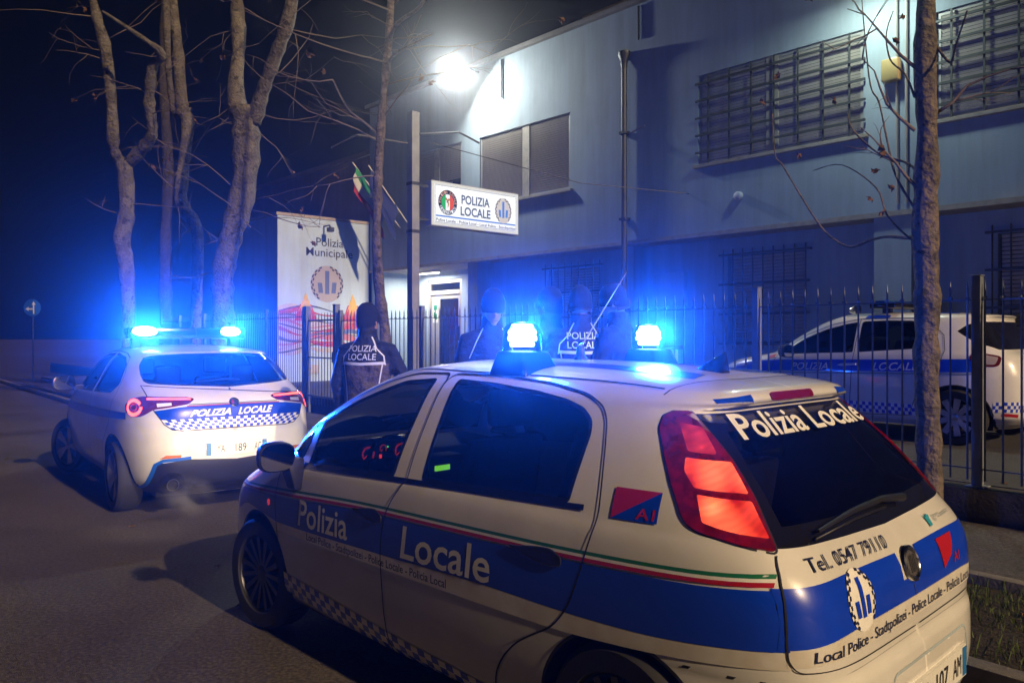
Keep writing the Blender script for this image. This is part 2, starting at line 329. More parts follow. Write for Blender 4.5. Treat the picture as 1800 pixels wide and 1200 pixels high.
# slab, roof edge, soffit and ground floor walls
MB().box(-.02,22,-.03,1.2,3.42,3.497).build('slab_edge',mt['trim'],B)
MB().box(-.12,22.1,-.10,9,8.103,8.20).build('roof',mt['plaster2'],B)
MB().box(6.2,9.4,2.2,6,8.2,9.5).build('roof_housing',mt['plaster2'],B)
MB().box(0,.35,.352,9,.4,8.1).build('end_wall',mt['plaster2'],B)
GW=[(6.73,8.27,1.5,3.12),(11.38,12.88,1.5,3.08),(15.8,17.6,1.5,3.08)]; GY=.5
wall_with_holes('wall',4.72,22,.4,3.42,GW,GY,.8,mt['plaster'],B)
wall_with_holes('wall',.4,4.72,.4,3.42,[(1.14,2.68,.55,3.2)],1.2,.25,mt['white_wall_cooled'],B)
MB().box(.02,.4,.05,1.45,.4,3.418).build('pier',mt['white_wall_cooled'],B)
MB().box(4.35,4.718,.06,1.198,.4,3.418).build('pier',mt['plaster'],B)
MB().box(14.25,14.8,.02,GY-.002,.4,3.418).build('pier',mt['plaster'],B)
MB().box(9.2,9.42,.2,GY-.002,.4,3.418).build('pier',mt['plaster'],B)
MB().box(.4,4.34,.2,1.2,.405,.55).build('step',mt['stone'],B)
MB().box(.35,22,.36,9,3.5,3.55).build('floor_slab',mt['roomdark'],B); MB().box(.36,22,6,6.2,.4,8.1).build('rear_wall',mt['roomdark'],B)
# upper windows
slat=MB().box(-.5,.5,-.012,.012,-.019,.019); slat_me=bpy.data.meshes.new('slat'); slat_me.from_pydata(slat.v,[],slat.f); slat_me.materials.append(mt['shut'])
def shutter(parent,x0,x1,z0,z1,y,pitch,drop=1.0,tilt=.35):
    n=int((z1-z0)*drop/pitch)
    for i in range(n):
        o=obj('slat',slat_me,None,parent,((x0+x1)/2,y,z1-(i+.5)*pitch),(tilt,0,0)); o.scale=(x1-x0,1,pitch/.046)
for wi,(x0,x1,z0,z1) in enumerate(WIN):
    W=empty('window',(0,0,0),0,B); mid=(x0+x1)/2+(.1 if wi==1 else -.05)
    MB().box(x0-.08,x1+.08,-.07,.3,z0-.06,z0-.002).build('sill',mt['trim'],W,bev=.006)
    fr=MB(); y0,y1=.03,.24
    fr.box(x0+.002,x1-.002,y0,y1,z0+.002,z0+.06); fr.box(x0+.002,x1-.002,y0,y1,z1-.06,z1-.002); fr.box(x0+.002,x0+.06,y0,y1,z0+.06,z1-.06); fr.box(x1-.06,x1-.002,y0,y1,z0+.06,z1-.06)
    fr.build('frame',mt['alu'],W)
    MB().box(mid-.11,mid+.11,.02,.245,z0+.003,z1-.003).build('mullion',mt['trim'],W)
    for a,b in ((x0+.06,mid-.11),(mid+.11,x1-.06)):
        MB().box(a,b,.21,.222,z0+.06,z1-.06).build('pane',mt['winglass'],W)
        if wi==0 and a>mid:
            shutter(W,a,b,z0+.06,z1-.06,.05,.048,.55)
            MB().box(a+.25,a+.32,.10,.2,z0+.06,z0+.8).build('frame',mt['alu'],W)
        else: shutter(W,a,b,z0+.06,z1-.06,.05,.05)
    MB().box(x0+.02,x1-.02,.3,.34,z0+.02,z1-.02).build('curtain',mt['roomdark'],W)
    if wi>=2:      # outer bars
        for k in range(5): 
            z=z0+(k+.7)*(z1-z0)/5.2; MB().box(x0-.04,x1+.04,-.052,-.022,z-.018,z+.018).build('bar',mt['grille'],W)
        for k in range(7):
            x=x0+(k+.5)*(x1-x0)/7; MB().box(x-.014,x+.014,-.020,-.006,z0+.004,z1-.004).build('bar',mt['grille'],W)
# barred ground floor windows
for x0,x1,z0,z1 in GW:
    W=empty('window',(0,0,0),0,B)
    MB().box(x0,x1,GY+.16,GY+.19,z0,z1).build('pane',mt['winglass'],W); shutter(W,x0+.02,x1-.02,z0,z1,GY+.12,.06)
    for k in range(9): x=x0-.05+(k)*(x1-x0+.1)/8; MB().tube([(x,GY-.07,z0-.12),(x,GY-.07,z1+.12)],.013,6).build('bar',mt['grille'],W)
    for k in range(4): z=z0-.02+k*(z1-z0+.04)/3; MB().box(x0-.14,x1+.14,GY-.095,GY-.083,z-.018,z+.018).build('bar',mt['grille'],W)
    for x in (x0-.12,x1+.12):
        for z in (z0-.02,z1+.02): MB().box(x-.015,x+.015,GY-.083,GY-.001,z-.014,z+.014).build('bracket',mt['grille'],W)
    MB().box(x0-.05,x1+.05,GY-.05,GY+.1,z0-.06,z0-.002).build('sill',mt['trim'],W)
# entrance door
D=empty('door',(0,0,0),0,B); x0,x1=1.15,2.67
f=MB(); f.box(x0,x0+.09,1.22,1.34,.56,3.19); f.box(x1-.09,x1,1.22,1.34,.56,3.19); f.box(x0+.09,x1-.09,1.22,1.34,3.09,3.19); f.box(x0+.09,x1-.09,1.22,1.34,2.78,2.9); f.build('frame',mt['alu'],D,bev=.008)
l=MB(); l.box(x0+.09,x0+.5,1.26,1.31,.56,2.78); l.box(x0+.5,x1-.09,1.26,1.31,.56,.85); l.box(x0+.5,x1-.09,1.26,1.31,2.66,2.78); l.box(x1-.2,x1-.09,1.26,1.31,.85,2.66); l.build('leaf',mt['alu'],D,bev=.005)
MB().box(x0+.5,x1-.2,1.28,1.295,.85,2.66).build('pane',mt['winglass'],D); MB().box(x0+.09,x1-.09,1.28,1.295,2.9,3.09).build('pane',mt['winglass'],D)
MB().box(x1-.19,x1-.15,1.2,1.26,1.5,1.9).build('handle',mt['black'],D,bev=.008)
MB().box(.45,4.3,2.6,2.65,.56,3.3).build('lobby_wall',mt['roomdark'],D)
p_=MB().box(x0+.18,x0+.42,1.245,1.252,2.0,2.56).build('notice',mt['white'],D)
MB().box(x0+.22,x0+.38,1.238,1.244,2.36,2.5).box(x0+.22,x0+.27,1.238,1.244,2.12,2.3).box(x0+.30,x0+.38,1.238,1.244,2.1,2.26).build('print',M('green_notice',(.01,.22,.12),.5),p_)
mt['lamp_white']=EM('fluorescent',(1,.93,.76),7)
L_=MB().box(1.0,2.35,.62,.74,3.35,3.415).build('soffit_lamp',mt['alu'],B); MB().box(1.03,2.32,.63,.73,3.325,3.348).build('tube',mt['lamp_white'],L_)
al=bpy.data.lights.new('soffit_light','AREA'); al.shape='RECTANGLE'; al.size=1.25; al.size_y=.1; al.energy=85; al.color=(1,.92,.74); ao=bpy.data.objects.new('soffit_light',al); C.objects.link(ao); ao.parent=L_; ao.location=(1.68,.68,3.31)
# downpipe, cables, vent, lamp box
dp=MB(); dp.tube([(9.41,-.09,.45),(9.41,-.09,7.0)],.055,10); dp.rings([(9.41,-.09,6.9,.06,.06),(9.41,-.09,7.05,.075,.075),(9.41,-.09,7.15,.13,.11),(9.41,-.09,7.22,.13,.11)],12); dp.build('downpipe',mt['pipe'],B,sm=40)
for z in (1.6,3.9,5.6): MB().box(9.33,9.49,-.155,0,z,z+.05).build('pipe_clip',mt['pipe'],B)
MB().tube([(9.5,-.05,5.6),(9.9,-.06,5.68)],.014,6).build('pipe_stub',mt['alu'],B)
for P in ([(9.72,-.03,8.05),(9.72,-.03,7.4)],[(5.7,-.03,8.05),(5.7,-.03,7.15)],[(14.6,-.03,8.0),(14.62,-.03,3.6)],[(14.75,-.03,8.0),(14.75,-.03,3.6)],[(0.4,-.03,7.6),(.42,-.03,5.2)]):
    MB().tube(P,.022,6).build('conduit',mt['cable'] if P[0][0]<14 else mt['alu'],B)
MB().lathe([(.001,-.09),(.055,-.09),(.075,-.07),(.078,-.003)],20,'y',(11.93,0,4.06)).build('vent_cap',M('vent_plastic',(.6,.62,.63),.5),B,sm=50)
MB().box(14.42,14.68,-.16,-.003,5.42,5.76).build('wall_lamp',M('amber_lamp_glass',(.45,.33,.14),.35),B,bev=.03,sm=40)
MB().box(9.75,10.5,GY-.14,GY-.002,2.2,2.85).build('meter_box',mt['plaster'],B,bev=.01)
# floodlight on the roof edge
FX_,FY_,FZ_=4.85,-.72,7.86
FL=empty('floodlight',(FX_,FY_,FZ_),0,B)
MB().tube([(0,-FY_-.01,.1),(0,.1,.16),(0,.02,.1)],.02,8).build('arm',mt['pipe'],FL,sm=40)
MB().hexa([(-.14,-.11,.03),(.14,-.11,.03),(.14,.11,.09),(-.14,.11,.09)],[(-.12,-.09,.13),(.12,-.09,.13),(.12,.09,.18),(-.12,.09,.18)]).build('housing',mt['pipe'],FL,bev=.008)
MB().hexa([(-.11,-.09,.012),(.11,-.09,.012),(.11,.09,.066),(-.11,.09,.066)],[(-.11,-.09,.024),(.11,-.09,.024),(.11,.09,.078),(-.11,.09,.078)]).build('lens',EM('floodlight_lens',(1,.93,.78),60),FL)
pl=bpy.data.lights.new('floodlight_lamp','AREA'); pl.shape='RECTANGLE'; pl.size=.25; pl.size_y=.2; pl.energy=300; pl.color=(.95,1,.95); po=bpy.data.objects.new('floodlight_lamp',pl); C.objects.link(po); po.parent=FL; po.location=(0,-.02,-.02); po.rotation_euler=Vector((.62,-.30,-.72)).to_track_quat('-Z','Y').to_euler()
# second wall lamp, top right
WL=empty('wall_light',(0,0,0),0,B)
MB().tube([(14.4,-.01,6.95),(14.4,-.5,7.05),(14.4,-.75,6.98)],.022,8).build('arm',mt['alu'],WL,sm=40)
MB().box(14.22,14.58,-.95,-.72,6.95,7.03).build('housing',mt['alu'],WL,bev=.02,sm=40); MB().box(14.25,14.55,-.93,-.74,6.925,6.945).build('lens',EM('wall_light_lens',(.85,1,.90),10),WL)
wl=bpy.data.lights.new('wall_light_lamp','AREA'); wl.size=.25; wl.energy=70; wl.color=(.80,1,.88); wo=bpy.data.objects.new('wall_light_lamp',wl); C.objects.link(wo); wo.parent=WL; wo.location=(14.4,-.83,6.9)
# flags by the window
fg=empty('flag_group',(0,0,0)); 
def flag(label,px,cols,ax,tip):
    root=empty('flag',(*FO,0),FR); tag(root,label,'flag'); P0=Vector((ax,-.02,4.55)); P1=P0+Vector(tip)
    MB().tube([P0,P1],.018,8).build('pole',mt['alu'],root,sm=40)
    for i,m_ in enumerate(cols):
        V=[];F=[];n=10;k=5
        for r_ in range(n+1):
            q=P0.lerp(P1,.97-.62*r_/n)
            for c_ in range(k+1):
                s_=(i+c_/k)/3
                V.append((q.x+.05*math.sin(5*s_+r_*.7)+.06*s_,q.y+.04*math.sin(9*s_)-.03*s_,q.z-(.95*s_)*(.75+.25*r_/n)-.02*math.sin(r_)))
        for r_ in range(n):
            for c_ in range(k): a=r_*(k+1)+c_; F.append((a,a+1,a+k+2,a+k+1))
        o=obj('cloth',(V,F),m_,root); smooth(o)
bpy.data.objects.remove(fg)
G_,W_,R_=M('flag_green',(.02,.26,.10),.8),M('flag_white',(.6,.6,.58),.8),M('flag_red',(.34,.02,.03),.8); NB=M('flag_blue',(.01,.02,.13),.8)
flag('hanging green white and red flag on a slanted pole above the entrance',0,[G_,W_,R_],1.55,(-.55,-1.15,1.7))
flag('dark blue flag hanging on a pole beside the tricolour flag',0,[NB,NB,NB],2.0,(-.45,-1.0,1.55))
# ---------------------------------------------------------------- annex with the mural, dark wing behind
A=empty('annex',(*FO,0),FR); tag(A,'low white annex with painted wave mural and dark lettering','annex')
yx=-2.80
MB().box(-3.2,-.02,yx,-.02,.35,4.80).build('wall',mt['white_wall_cooled'],A)
MB().box(-3.25,.0,yx-.04,-.015,4.803,4.88).build('roof',mt['trim'],A)
WG=empty('rear_wing',(*FO,0),FR); tag(WG,'dark plain rear wing with flat roof left of the police station','building')
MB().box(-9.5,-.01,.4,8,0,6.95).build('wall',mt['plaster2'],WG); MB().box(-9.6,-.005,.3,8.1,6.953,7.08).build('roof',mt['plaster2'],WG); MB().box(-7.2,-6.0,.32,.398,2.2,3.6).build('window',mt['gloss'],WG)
# the mural face is the annex side towards +x (local x=-.02), seen from the right
# ---------------------------------------------------------------- annex lettering and mural (flat print on the annex side wall)
def mm(P,off=.0): P=np.asarray(P,float); return [(-.02+.004+off,p[0],p[1]) for p in P]
mt['letter']=M('black_letters',(.012,.013,.02),.5)
text_obj('lettering','Polizia',[(-1.68,4.08),(-.85,4.08),(-.85,4.30),(-1.68,4.30)],mm,mt['letter'],A,.004)
text_obj('lettering','Municipale',[(-1.98,3.80),(-.55,3.80),(-.55,4.02),(-1.98,4.02)],mm,mt['letter'],A,.004)
mt['embg']=M('emblem_beige',(.42,.38,.34),.7); mt['embar']=M('emblem_blue',(.10,.14,.26),.6)
emblem(A,(-1.35,3.05),.5,mm,bg=mt['embg'],bar=mt['embar'])
cols=[M('mural_'+n,c,.8,var=(14,.4,.65),col2=[x*.6+.12 for x in c]) for n,c in (('red',(.55,.03,.04)),('rose',(.60,.16,.14)),('black',(.015,.02,.04)),('cream',(.58,.50,.38)),('blue',(.06,.12,.34)),('yellow',(.80,.48,.03)))]
def wave(y0,y1,zf,th,mat,off,parent=A):
    V=[];F=[];n=40
    for i in range(n+1):
        y=y0+(y1-y0)*i/n; z=zf(y); h=th*(.7+.5*math.sin(y*2.3+off*900)); V+=[(y,z-h/2),(y,z+h/2)]
        if i: F.append((2*i-2,2*i,2*i+1,2*i-1))
    return obj('mural_wave',(mm(V,off),F),mat,parent)
wave(-2.78,-.04,lambda y:1.80,1.15,cols[3],.001)
for k,(z,th,m_) in enumerate([(2.22,.17,0),(2.05,.10,3),(1.96,.13,1),(1.78,.14,0),(1.65,.10,4),(1.53,.15,1),(1.37,.14,0),(1.25,.10,3)]): wave(-2.78,-.04,lambda y,z=z,k=k:z+.10*math.sin(y*2.2+k*.9)+.04*math.sin(y*5+k),th,cols[m_],.002+.0004*k)
for k,z in enumerate((2.33,2.09,1.87,1.59,1.30)): wave(-2.78,-.04,lambda y,z=z,k=k:z+.11*math.sin(y*2.4+k*1.3),.035,cols[2],.007+.0003*k)
for yc,zc,s_ in ((-2.0,2.38,.34),(-.55,2.38,.32)):
    obj('mural_peak',(mm([(yc-s_,zc-.35),(yc+s_,zc-.35),(yc+s_*.5,zc+.1),(yc-s_*.5,zc+.1)],.009),[(0,1,2,3)]),cols[0],A)
    Z=[(yc-s_*.62,zc-.1),(yc-s_*.4,zc+.02),(yc-s_*.3,zc-.2),(yc-s_*.1,zc),(yc,zc-.24),(yc+s_*.12,zc),(yc+s_*.3,zc-.2),(yc+s_*.42,zc+.02),(yc+s_*.62,zc-.1),(yc+.0,zc+.42)]
    obj('mural_sun',(mm(Z,.010),[tuple(range(10))]),cols[5],A)
MB().box(-.012,.004,-1.9,-1.6,.62,.85).build('notice',cols[3],A); MB().box(-.012,.004,-1.1,-.8,.6,.82).build('notice',cols[3],A)
b=MB(); b.tube([(-.02,-1.45,4.62),(.28,-1.45,4.62),(.34,-1.45,4.55)],.022,8); b.box(.26,.42,-1.52,-1.38,4.44,4.55); b.build('wall_lamp',mt['pipe'],A)
# ---------------------------------------------------------------- sign pole and lightbox
PX,PY=-1.66,13.4
sp=empty('sign_pole',(PX,PY,.4),FR); tag(sp,'tall square metal pole carrying the lit station sign','pole')
mt['galv']=M('galvanised',(.36,.37,.38),.5,metal=.5,var=(4,.35,.75),col2=(.24,.245,.25))
MB().box(-.075,.075,-.075,.075,0,4.98).build('shaft',mt['galv'],sp,bev=.006)
for z in (2.95,3.75): MB().box(-.085,.085,-.085,.085,z,z+.05).build('clamp',mt['pipe'],sp)
MB().tube([(-.05,-.02,4.45),(-.3,-.9,4.5),(-.6,-1.2,4.3)],.02,6).build('bracket',mt['pipe'],sp)
MB().tube([(.05,.1,4.62),(.1,.9,4.78),(.3,1.2,4.6)],.02,6).build('bracket',mt['pipe'],sp)
for x in (-.3,): MB().tube([(.1,.3,4.5),(1.5,2.5,3.9),(3,6,3.8)],.008,5).build('cable',mt['cable'],sp)
SB=empty('sign_box',(PX,PY,0),FR); tag(SB,'white illuminated hanging sign with blue lettering and two round crests','sign')
sy0,sy1,sz0,sz1=.30,2.32,3.50,4.27
MB().box(-.10,.10,sy0,sy1,sz0,sz1).build('case',M('sign_case',(.45,.45,.44),.5),SB,bev=.01)
for z in (sz0+.1,sz1-.1): MB().box(-.02,.02,.08,sy0,z-.02,z+.02).build('arm',mt['pipe'],SB)
mt['signface']=EM('sign_face',(1,1,.97),1.05); mt['signrim']=EM('sign_rim',(1,.97,.86),.75)
MB().box(.101,.104,sy0+.015,sy1-.015,sz0+.015,sz1-.015).build('border',mt['signrim'],SB)
MB().box(.1045,.1065,sy0+.065,sy1-.065,sz0+.06,sz1-.06).build('face',mt['signface'],SB)
def sm_(P,off=0.): return [(.1085+off,sy0+p[0],sz0+p[1]) for p in np.asarray(P,float)]
mt['sg']=EM('sign_grey_print',(.07,.10,.17),1); mt['sb']=EM('sign_blue_print',(.09,.24,.66),1); mt['sk']=EM('sign_black_print',(.01,.012,.03),1)
text_obj('lettering','POLIZIA',[(.65,.44),(1.30,.44),(1.30,.585),(.65,.585)],sm_,mt['sg'],SB,.022)
text_obj('lettering','LOCALE',[(.63,.235),(1.32,.235),(1.32,.38),(.63,.38)],sm_,mt['sg'],SB,.022)
text_obj('lettering','Police Locale - Policia Local - Local Police - Standtpolizei',[(.10,.085),(1.93,.085),(1.93,.135),(.10,.135)],sm_,mt['sk'],SB,.012)
obj('blue_line',(sm_([(.09,.165),(1.93,.165),(1.93,.19),(.09,.19)]),[(0,1,2,3)]),mt['sb'],SB)
fr=[]
for q in ((.075,.065,1.945,.072),(.075,.698,1.945,.705),(.075,.072,.080,.698),(1.94,.072,1.945,.698)): fr.append(q)
V=[];F=[]
for a,b_,c_,d in fr: n=len(V); V+=[(a,b_),(c_,b_),(c_,d),(a,d)]; F.append((n,n+1,n+2,n+3))
obj('frame_line',(sm_(V),F),mt['sk'],SB)
emblem(SB,(1.63,.41),.20,sm_,ry=.235,bg=EM('sign_beige',(.70,.62,.54),1),bar=mt['sb'],dark=mt['sk'])
# tricolour crest
def disc(name,c,r0,r1,m_,off,a0=0,a1=2*math.pi,n=40,ry=1.0,parent=SB,mapf=sm_):
    V=[];F=[]
    for k in range(n+1):
        a=a0+(a1-a0)*k/n; V+=[(c[0]+r0*math.cos(a),c[1]+ry*r0*math.sin(a)),(c[0]+r1*math.cos(a),c[1]+ry*r1*math.sin(a))]
        if k: F.append((2*k-2,2*k-1,2*k+1,2*k))
    return obj(name,(mapf(V,off),F),m_,parent)
cc=(.345,.42); RY=1.05
crest=disc('crest',cc,.135,.205,mt['sk'],.0015,ry=RY)
def vband(x0,x1,m_):
    V=[];F=[];n=12
    for k in range(n+1):
        x=x0+(x1-x0)*k/n; h=math.sqrt(max(.135**2-x*x,0))*RY; V+=[(cc[0]+x,cc[1]-h),(cc[0]+x,cc[1]+h)]
        if k: F.append((2*k-2,2*k,2*k+1,2*k-1))
    obj('crest_band',(sm_(V,.0012),F),m_,crest)
vband(-.135,-.045,EM('crest_green',(.02,.45,.10),1)); vband(-.045,.045,mt['signface']); vband(.045,.135,EM('crest_red',(.85,.09,.03),1))
V=np.array([(0,-.10),(.03,-.03),(.015,.02),(.06,.06),(.02,.075),(0,.05),(-.04,.09),(-.06,.05),(-.02,.03),(-.035,0),(.0,-.01)])+np.array(cc); obj('crest_mark',(sm_(V,.002),[tuple(range(11))]),EM('crest_ochre',(.45,.20,.03),1),crest)
def arc_text(s,c,r,a0,a1,h,m_,flip=False):
    n=len(s)
    for i,ch in enumerate(s):
        if ch==' ': continue
        a=a0+(a1-a0)*(i+.5)/n; d=np.array([math.cos(a),math.sin(a)*RY]); t=np.array([math.sin(a),-math.cos(a)])
        if flip: d2=-d; t=-t
        else: d2=d
        p=np.array(c)+d*r; w_=h*.36
        text_obj('crest_letter',ch,[p-t*w_-d2*h/2,p+t*w_-d2*h/2,p+t*w_+d2*h/2,p-t*w_+d2*h/2],lambda P:sm_(P,.003),m_,crest,.02)
arc_text('POLIZIA LOCALE',cc,.170,R(188),R(-8),.044,EM('crest_gold',(.85,.45,.30),1)); arc_text('CESENATICO',cc,.170,R(200),R(340),.05,mt['signface'],True)
# ---------------------------------------------------------------- trees
def bark(name,c1,c2,c3,sc):
    m=M(name,c1,.85,var=(sc,.46,.54,4),col2=c2,bump=(22,1,.05)); t=m.node_tree; p=t.nodes['Principled BSDF']; base=p.inputs['Base Color'].links[0].from_socket; co=t.nodes['Texture Coordinate'].outputs['Object']
    n=t.nodes.new('ShaderNodeTexNoise'); n.inputs['Scale'].default_value=sc*2.3; n.inputs['Detail'].default_value=6; t.links.new(co,n.inputs['Vector'])
    r=t.nodes.new('ShaderNodeValToRGB'); r.color_ramp.elements[0].position=.58; r.color_ramp.elements[1].position=.66; r.color_ramp.elements[0].color=(0,0,0,1); t.links.new(n.outputs[0],r.inputs[0])
    x=t.nodes.new('ShaderNodeMix'); x.data_type='RGBA'; t.links.new(r.outputs[0],x.inputs[0]); t.links.new(base,x.inputs[6]); x.inputs[7].default_value=(*c3,1); t.links.new(x.outputs[2],p.inputs['Base Color']); return m
mt['bark']=bark('plane_bark',(.155,.135,.10),(.095,.082,.062),(.035,.03,.024),3.6); mt['bark2']=bark('young_plane_bark',(.17,.13,.10),(.10,.08,.065),(.05,.04,.033),7); mt['bark3']=bark('unlit_bark',(.05,.04,.032),(.03,.026,.02),(.015,.013,.011),6); mt['twig']=M('twig',(.16,.12,.09),.85)  # third bark has the darkness of an unlit far trunk put into its colour
def spl(P,r,n=5):
    P=[np.array(p,float) for p in P]; O=[];Q=[]
    for i in range(len(P)-1):
        p0,p1,p2,p3=P[max(i-1,0)],P[i],P[i+1],P[min(i+2,len(P)-1)]
        for k in range(n):
            t=k/n; O.append(.5*((2*p1)+(-p0+p2)*t+(2*p0-5*p1+4*p2-p3)*t*t+(-p0+3*p1-3*p2+p3)*t**3)); Q.append(r[i]*(1-t)+r[i+1]*t)
    O.append(P[-1]); Q.append(r[-1]); return O,Q
def limb(m,P,r,n=12,rough=.09):
    O,Q=spl(P,r); Q=[q*(1+rng.normal()*rough) for q in Q]; m.tube([tuple(o) for o in O],Q,n); return O,Q
def twigs(m,p,d,L,r,depth,lv=None):
    d=Vector(d).normalized(); pts=[Vector(p)]; n=5
    for i in range(n):
        d=(d+Vector(rng.normal(0,.16,3))+Vector((0,0,-.03 if depth<2 else .02))).normalized(); pts.append(pts[-1]+d*L/n)
    m.tube(pts,[r*(1-.75*i/n) for i in range(n+1)],5)
    if depth>0:
        for k in range(2):
            i=rng.integers(1,n+1); dd=(d+Vector(rng.normal(0,.7,3))).normalized(); twigs(m,pts[i],dd,L*rng.uniform(.4,.7),r*.5,depth-1,lv)
    elif lv is not None and rng.random()<.12: lv.append(pts[-1])
def pp(u,v,d): return ((u-900)/1400*d,d,1.6033+(592-v)/1400*d)
def leaves(root,P,s=1.):
    for p in P:
        o=obj('leaf',LEAF,None,root,tuple(p),tuple(rng.uniform(-1.5,1.5,3))); o.scale=(s*1.1,s*.8,s*2.2)
def tree(label,d,trunk,limbs,matk,twig_at=(),nt=0,base=None,tl=1.6):
    root=empty('plane_tree',(0,0,0)); tag(root,label,'tree','plane trees along the street' )
    P=[pp(u,v,d) for u,v,_ in trunk]; r=[.87*w_/2/1400*d for *_,w_ in trunk]
    x,y,_=P[0]; P=[(x,y,base if base is not None else .08)]+P; r=[r[0]*1.35]+r
    m=MB(); limb(m,P,r,14); m.build('trunk',mt[matk],root,sm=True); m2=MB(); lv=[]
    for L in limbs:
        Q=[pp(u,v,d+k*.25*(1 if len(L)%2 else -1)) for k,(u,v,_) in enumerate(L)]; m2=MB(); O,_=limb(m2,Q,[.85*w_/2/1400*d for *_,w_ in L],10); m2.build('limb',mt[matk],root,sm=True)
        for k in range(nt):
            i=rng.integers(1,len(O)); a=rng.uniform(0,6.28); twigs(tw:=globals().setdefault('_tw',MB()),O[i],(math.cos(a),math.sin(a)*.6,rng.uniform(-.3,.7)),tl*rng.uniform(.5,1),.012,2,lv)
    for (u,v,dx,dz,L) in twig_at: twigs(globals().setdefault('_tw',MB()),pp(u,v,d),(dx,rng.uniform(-.4,.4),dz),L,.014,2,lv)
    tw=globals().pop('_tw',None)
    if tw and tw.v: tag(smooth(tw.build('twigs',mt['twig'],root)),kind='stuff')
    leaves(root,lv[:8]); return root
tree('big pale plane trunk forking in two above the right beacon of the far police car',15.4,
 [(392,560,44),(392,480,44),(405,420,48),(428,330,52),(432,250,54),(430,190,62)],
 [[(420,205,40),(414,150,34),(420,80,30),(416,0,27),(410,-120,20)],[(445,215,38),(462,160,28),(480,110,26),(505,40,26),(520,-40,24),(540,-150,16)]],'bark',
 [(455,200,.7,.1,1.8),(452,230,.6,-.4,1.2),(470,150,.9,-.2,2.2),(450,350,1,.1,1.6),(445,370,.9,-.1,1.8),(440,400,-.7,.5,1.5),(500,50,.9,-.3,2.6),(410,330,-.6,.5,1.5),(380,480,-.8,.2,1.2)],3)
tree('slender pale plane trunk with wavy bends left of the big forked one',17.5,
 [(345,560,20),(347,470,22),(345,400,24),(322,365,26),(318,330,26),(330,220,26),(322,195,30),(318,170,24),(312,80,20),(303,0,18),(300,-120,12)],[[(305,200,12),(296,120,14),(292,20,14),(290,-90,10)]],'bark',
 [(330,260,.7,.6,1.5),(325,300,.6,.8,1.4),(335,230,.8,.3,1.2),(340,390,.6,-.5,1.0),(318,340,-.7,.4,1.3),(345,440,.5,.5,1)],2)
tree('leftmost pale plane tree splitting into a wide fork above the far police car',16.9,
 [(226,560,24),(222,470,30),(214,420,34),(222,380,32),(222,330,30),(218,285,34)],
 [[(212,285,24),(200,260,22),(196,180,20),(186,90,24),(170,30,18),(150,-60,14)],[(228,285,24),(256,255,26),(268,230,20),(262,180,20),(268,120,20),(285,95,16),(240,60,8),(180,20,5)]],'bark',
 [(185,90,-.8,.4,2),(188,70,.7,.6,2.0),(170,30,-.7,-.1,2.6),(225,360,.8,.1,1.4),(225,380,-.8,.3,1.2),(268,240,.6,-.6,1.4),(260,130,.5,.5,1.2)],3)
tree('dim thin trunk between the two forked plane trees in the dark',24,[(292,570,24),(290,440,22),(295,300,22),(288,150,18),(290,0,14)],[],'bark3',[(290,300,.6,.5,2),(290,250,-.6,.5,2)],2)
tree('thin young plane tree with leaning trunk between the mural and the sign pole',11.4,
 [(678,600,24),(668,520,23),(662,430,21),(664,330,20),(668,250,19),(676,150,17),(684,60,16),(690,-60,13),(700,-260,8)],[[(684,70,8),(700,40,8),(740,10,7),(760,-40,5)],[(682,110,7),(700,90,6),(730,75,5),(760,60,4)],[(662,235,6),(640,215,5),(610,190,4),(585,140,3)]],'bark2',
 [(684,90,.8,-.2,1.6),(676,150,.9,.1,1.6),(680,110,-.9,.1,2.2),(668,250,-.9,.2,1.8),(670,210,.7,.4,1.0),(665,310,-.7,-.3,.9),(690,20,-.8,.1,2.4),(690,10,.8,.3,2.2)],2,.14,1.0)
rt=tree('near brown plane trunk standing right behind the front police car',5.75,
 [(1634,860,49),(1632,760,48),(1628,640,49),(1630,520,47),(1626,400,46),(1630,250,42),(1626,120,40),(1628,0,38),(1630,-150,34),(1640,-500,26),(1625,-900,14)],
 [[(1612,412,10),(1595,418,8),(1560,416,7),(1530,422,6.5),(1495,434,6),(1465,420,5.5),(1440,395,5),(1405,340,4.5),(1375,290,4),(1362,270,3.5),(1358,200,3)],
  [(1612,300,6),(1590,285,5),(1545,270,4.5),(1500,230,4),(1490,200,3)],[(1610,370,6),(1575,310,5),(1560,250,4.5),(1545,180,4),(1530,150,3.5),(1520,60,3),(1515,0,2.5)],
  [(1608,170,6),(1590,130,4.5),(1565,105,4),(1558,60,3),(1570,20,2.5)],[(1645,80,6),(1670,110,5),(1680,80,4),(1700,20,3)],[(1600,420,5),(1560,380,4),(1540,330,3.5),(1480,290,2.5),(1430,300,2)]],'bark2',[(1608,230,-.6,.5,.7),(1612,330,-.5,.7,.6),(1644,200,.7,.4,.7),(1610,120,-.6,.6,.7)],0,.14,.6)
leaves(rt,[pp(u,v,5.6) for u,v in ((1366,134),(1340,180),(1404,274),(1575,72),(1586,30),(1551,374),(1529,350),(1567,330),(1538,300),(1466,178))],.5)
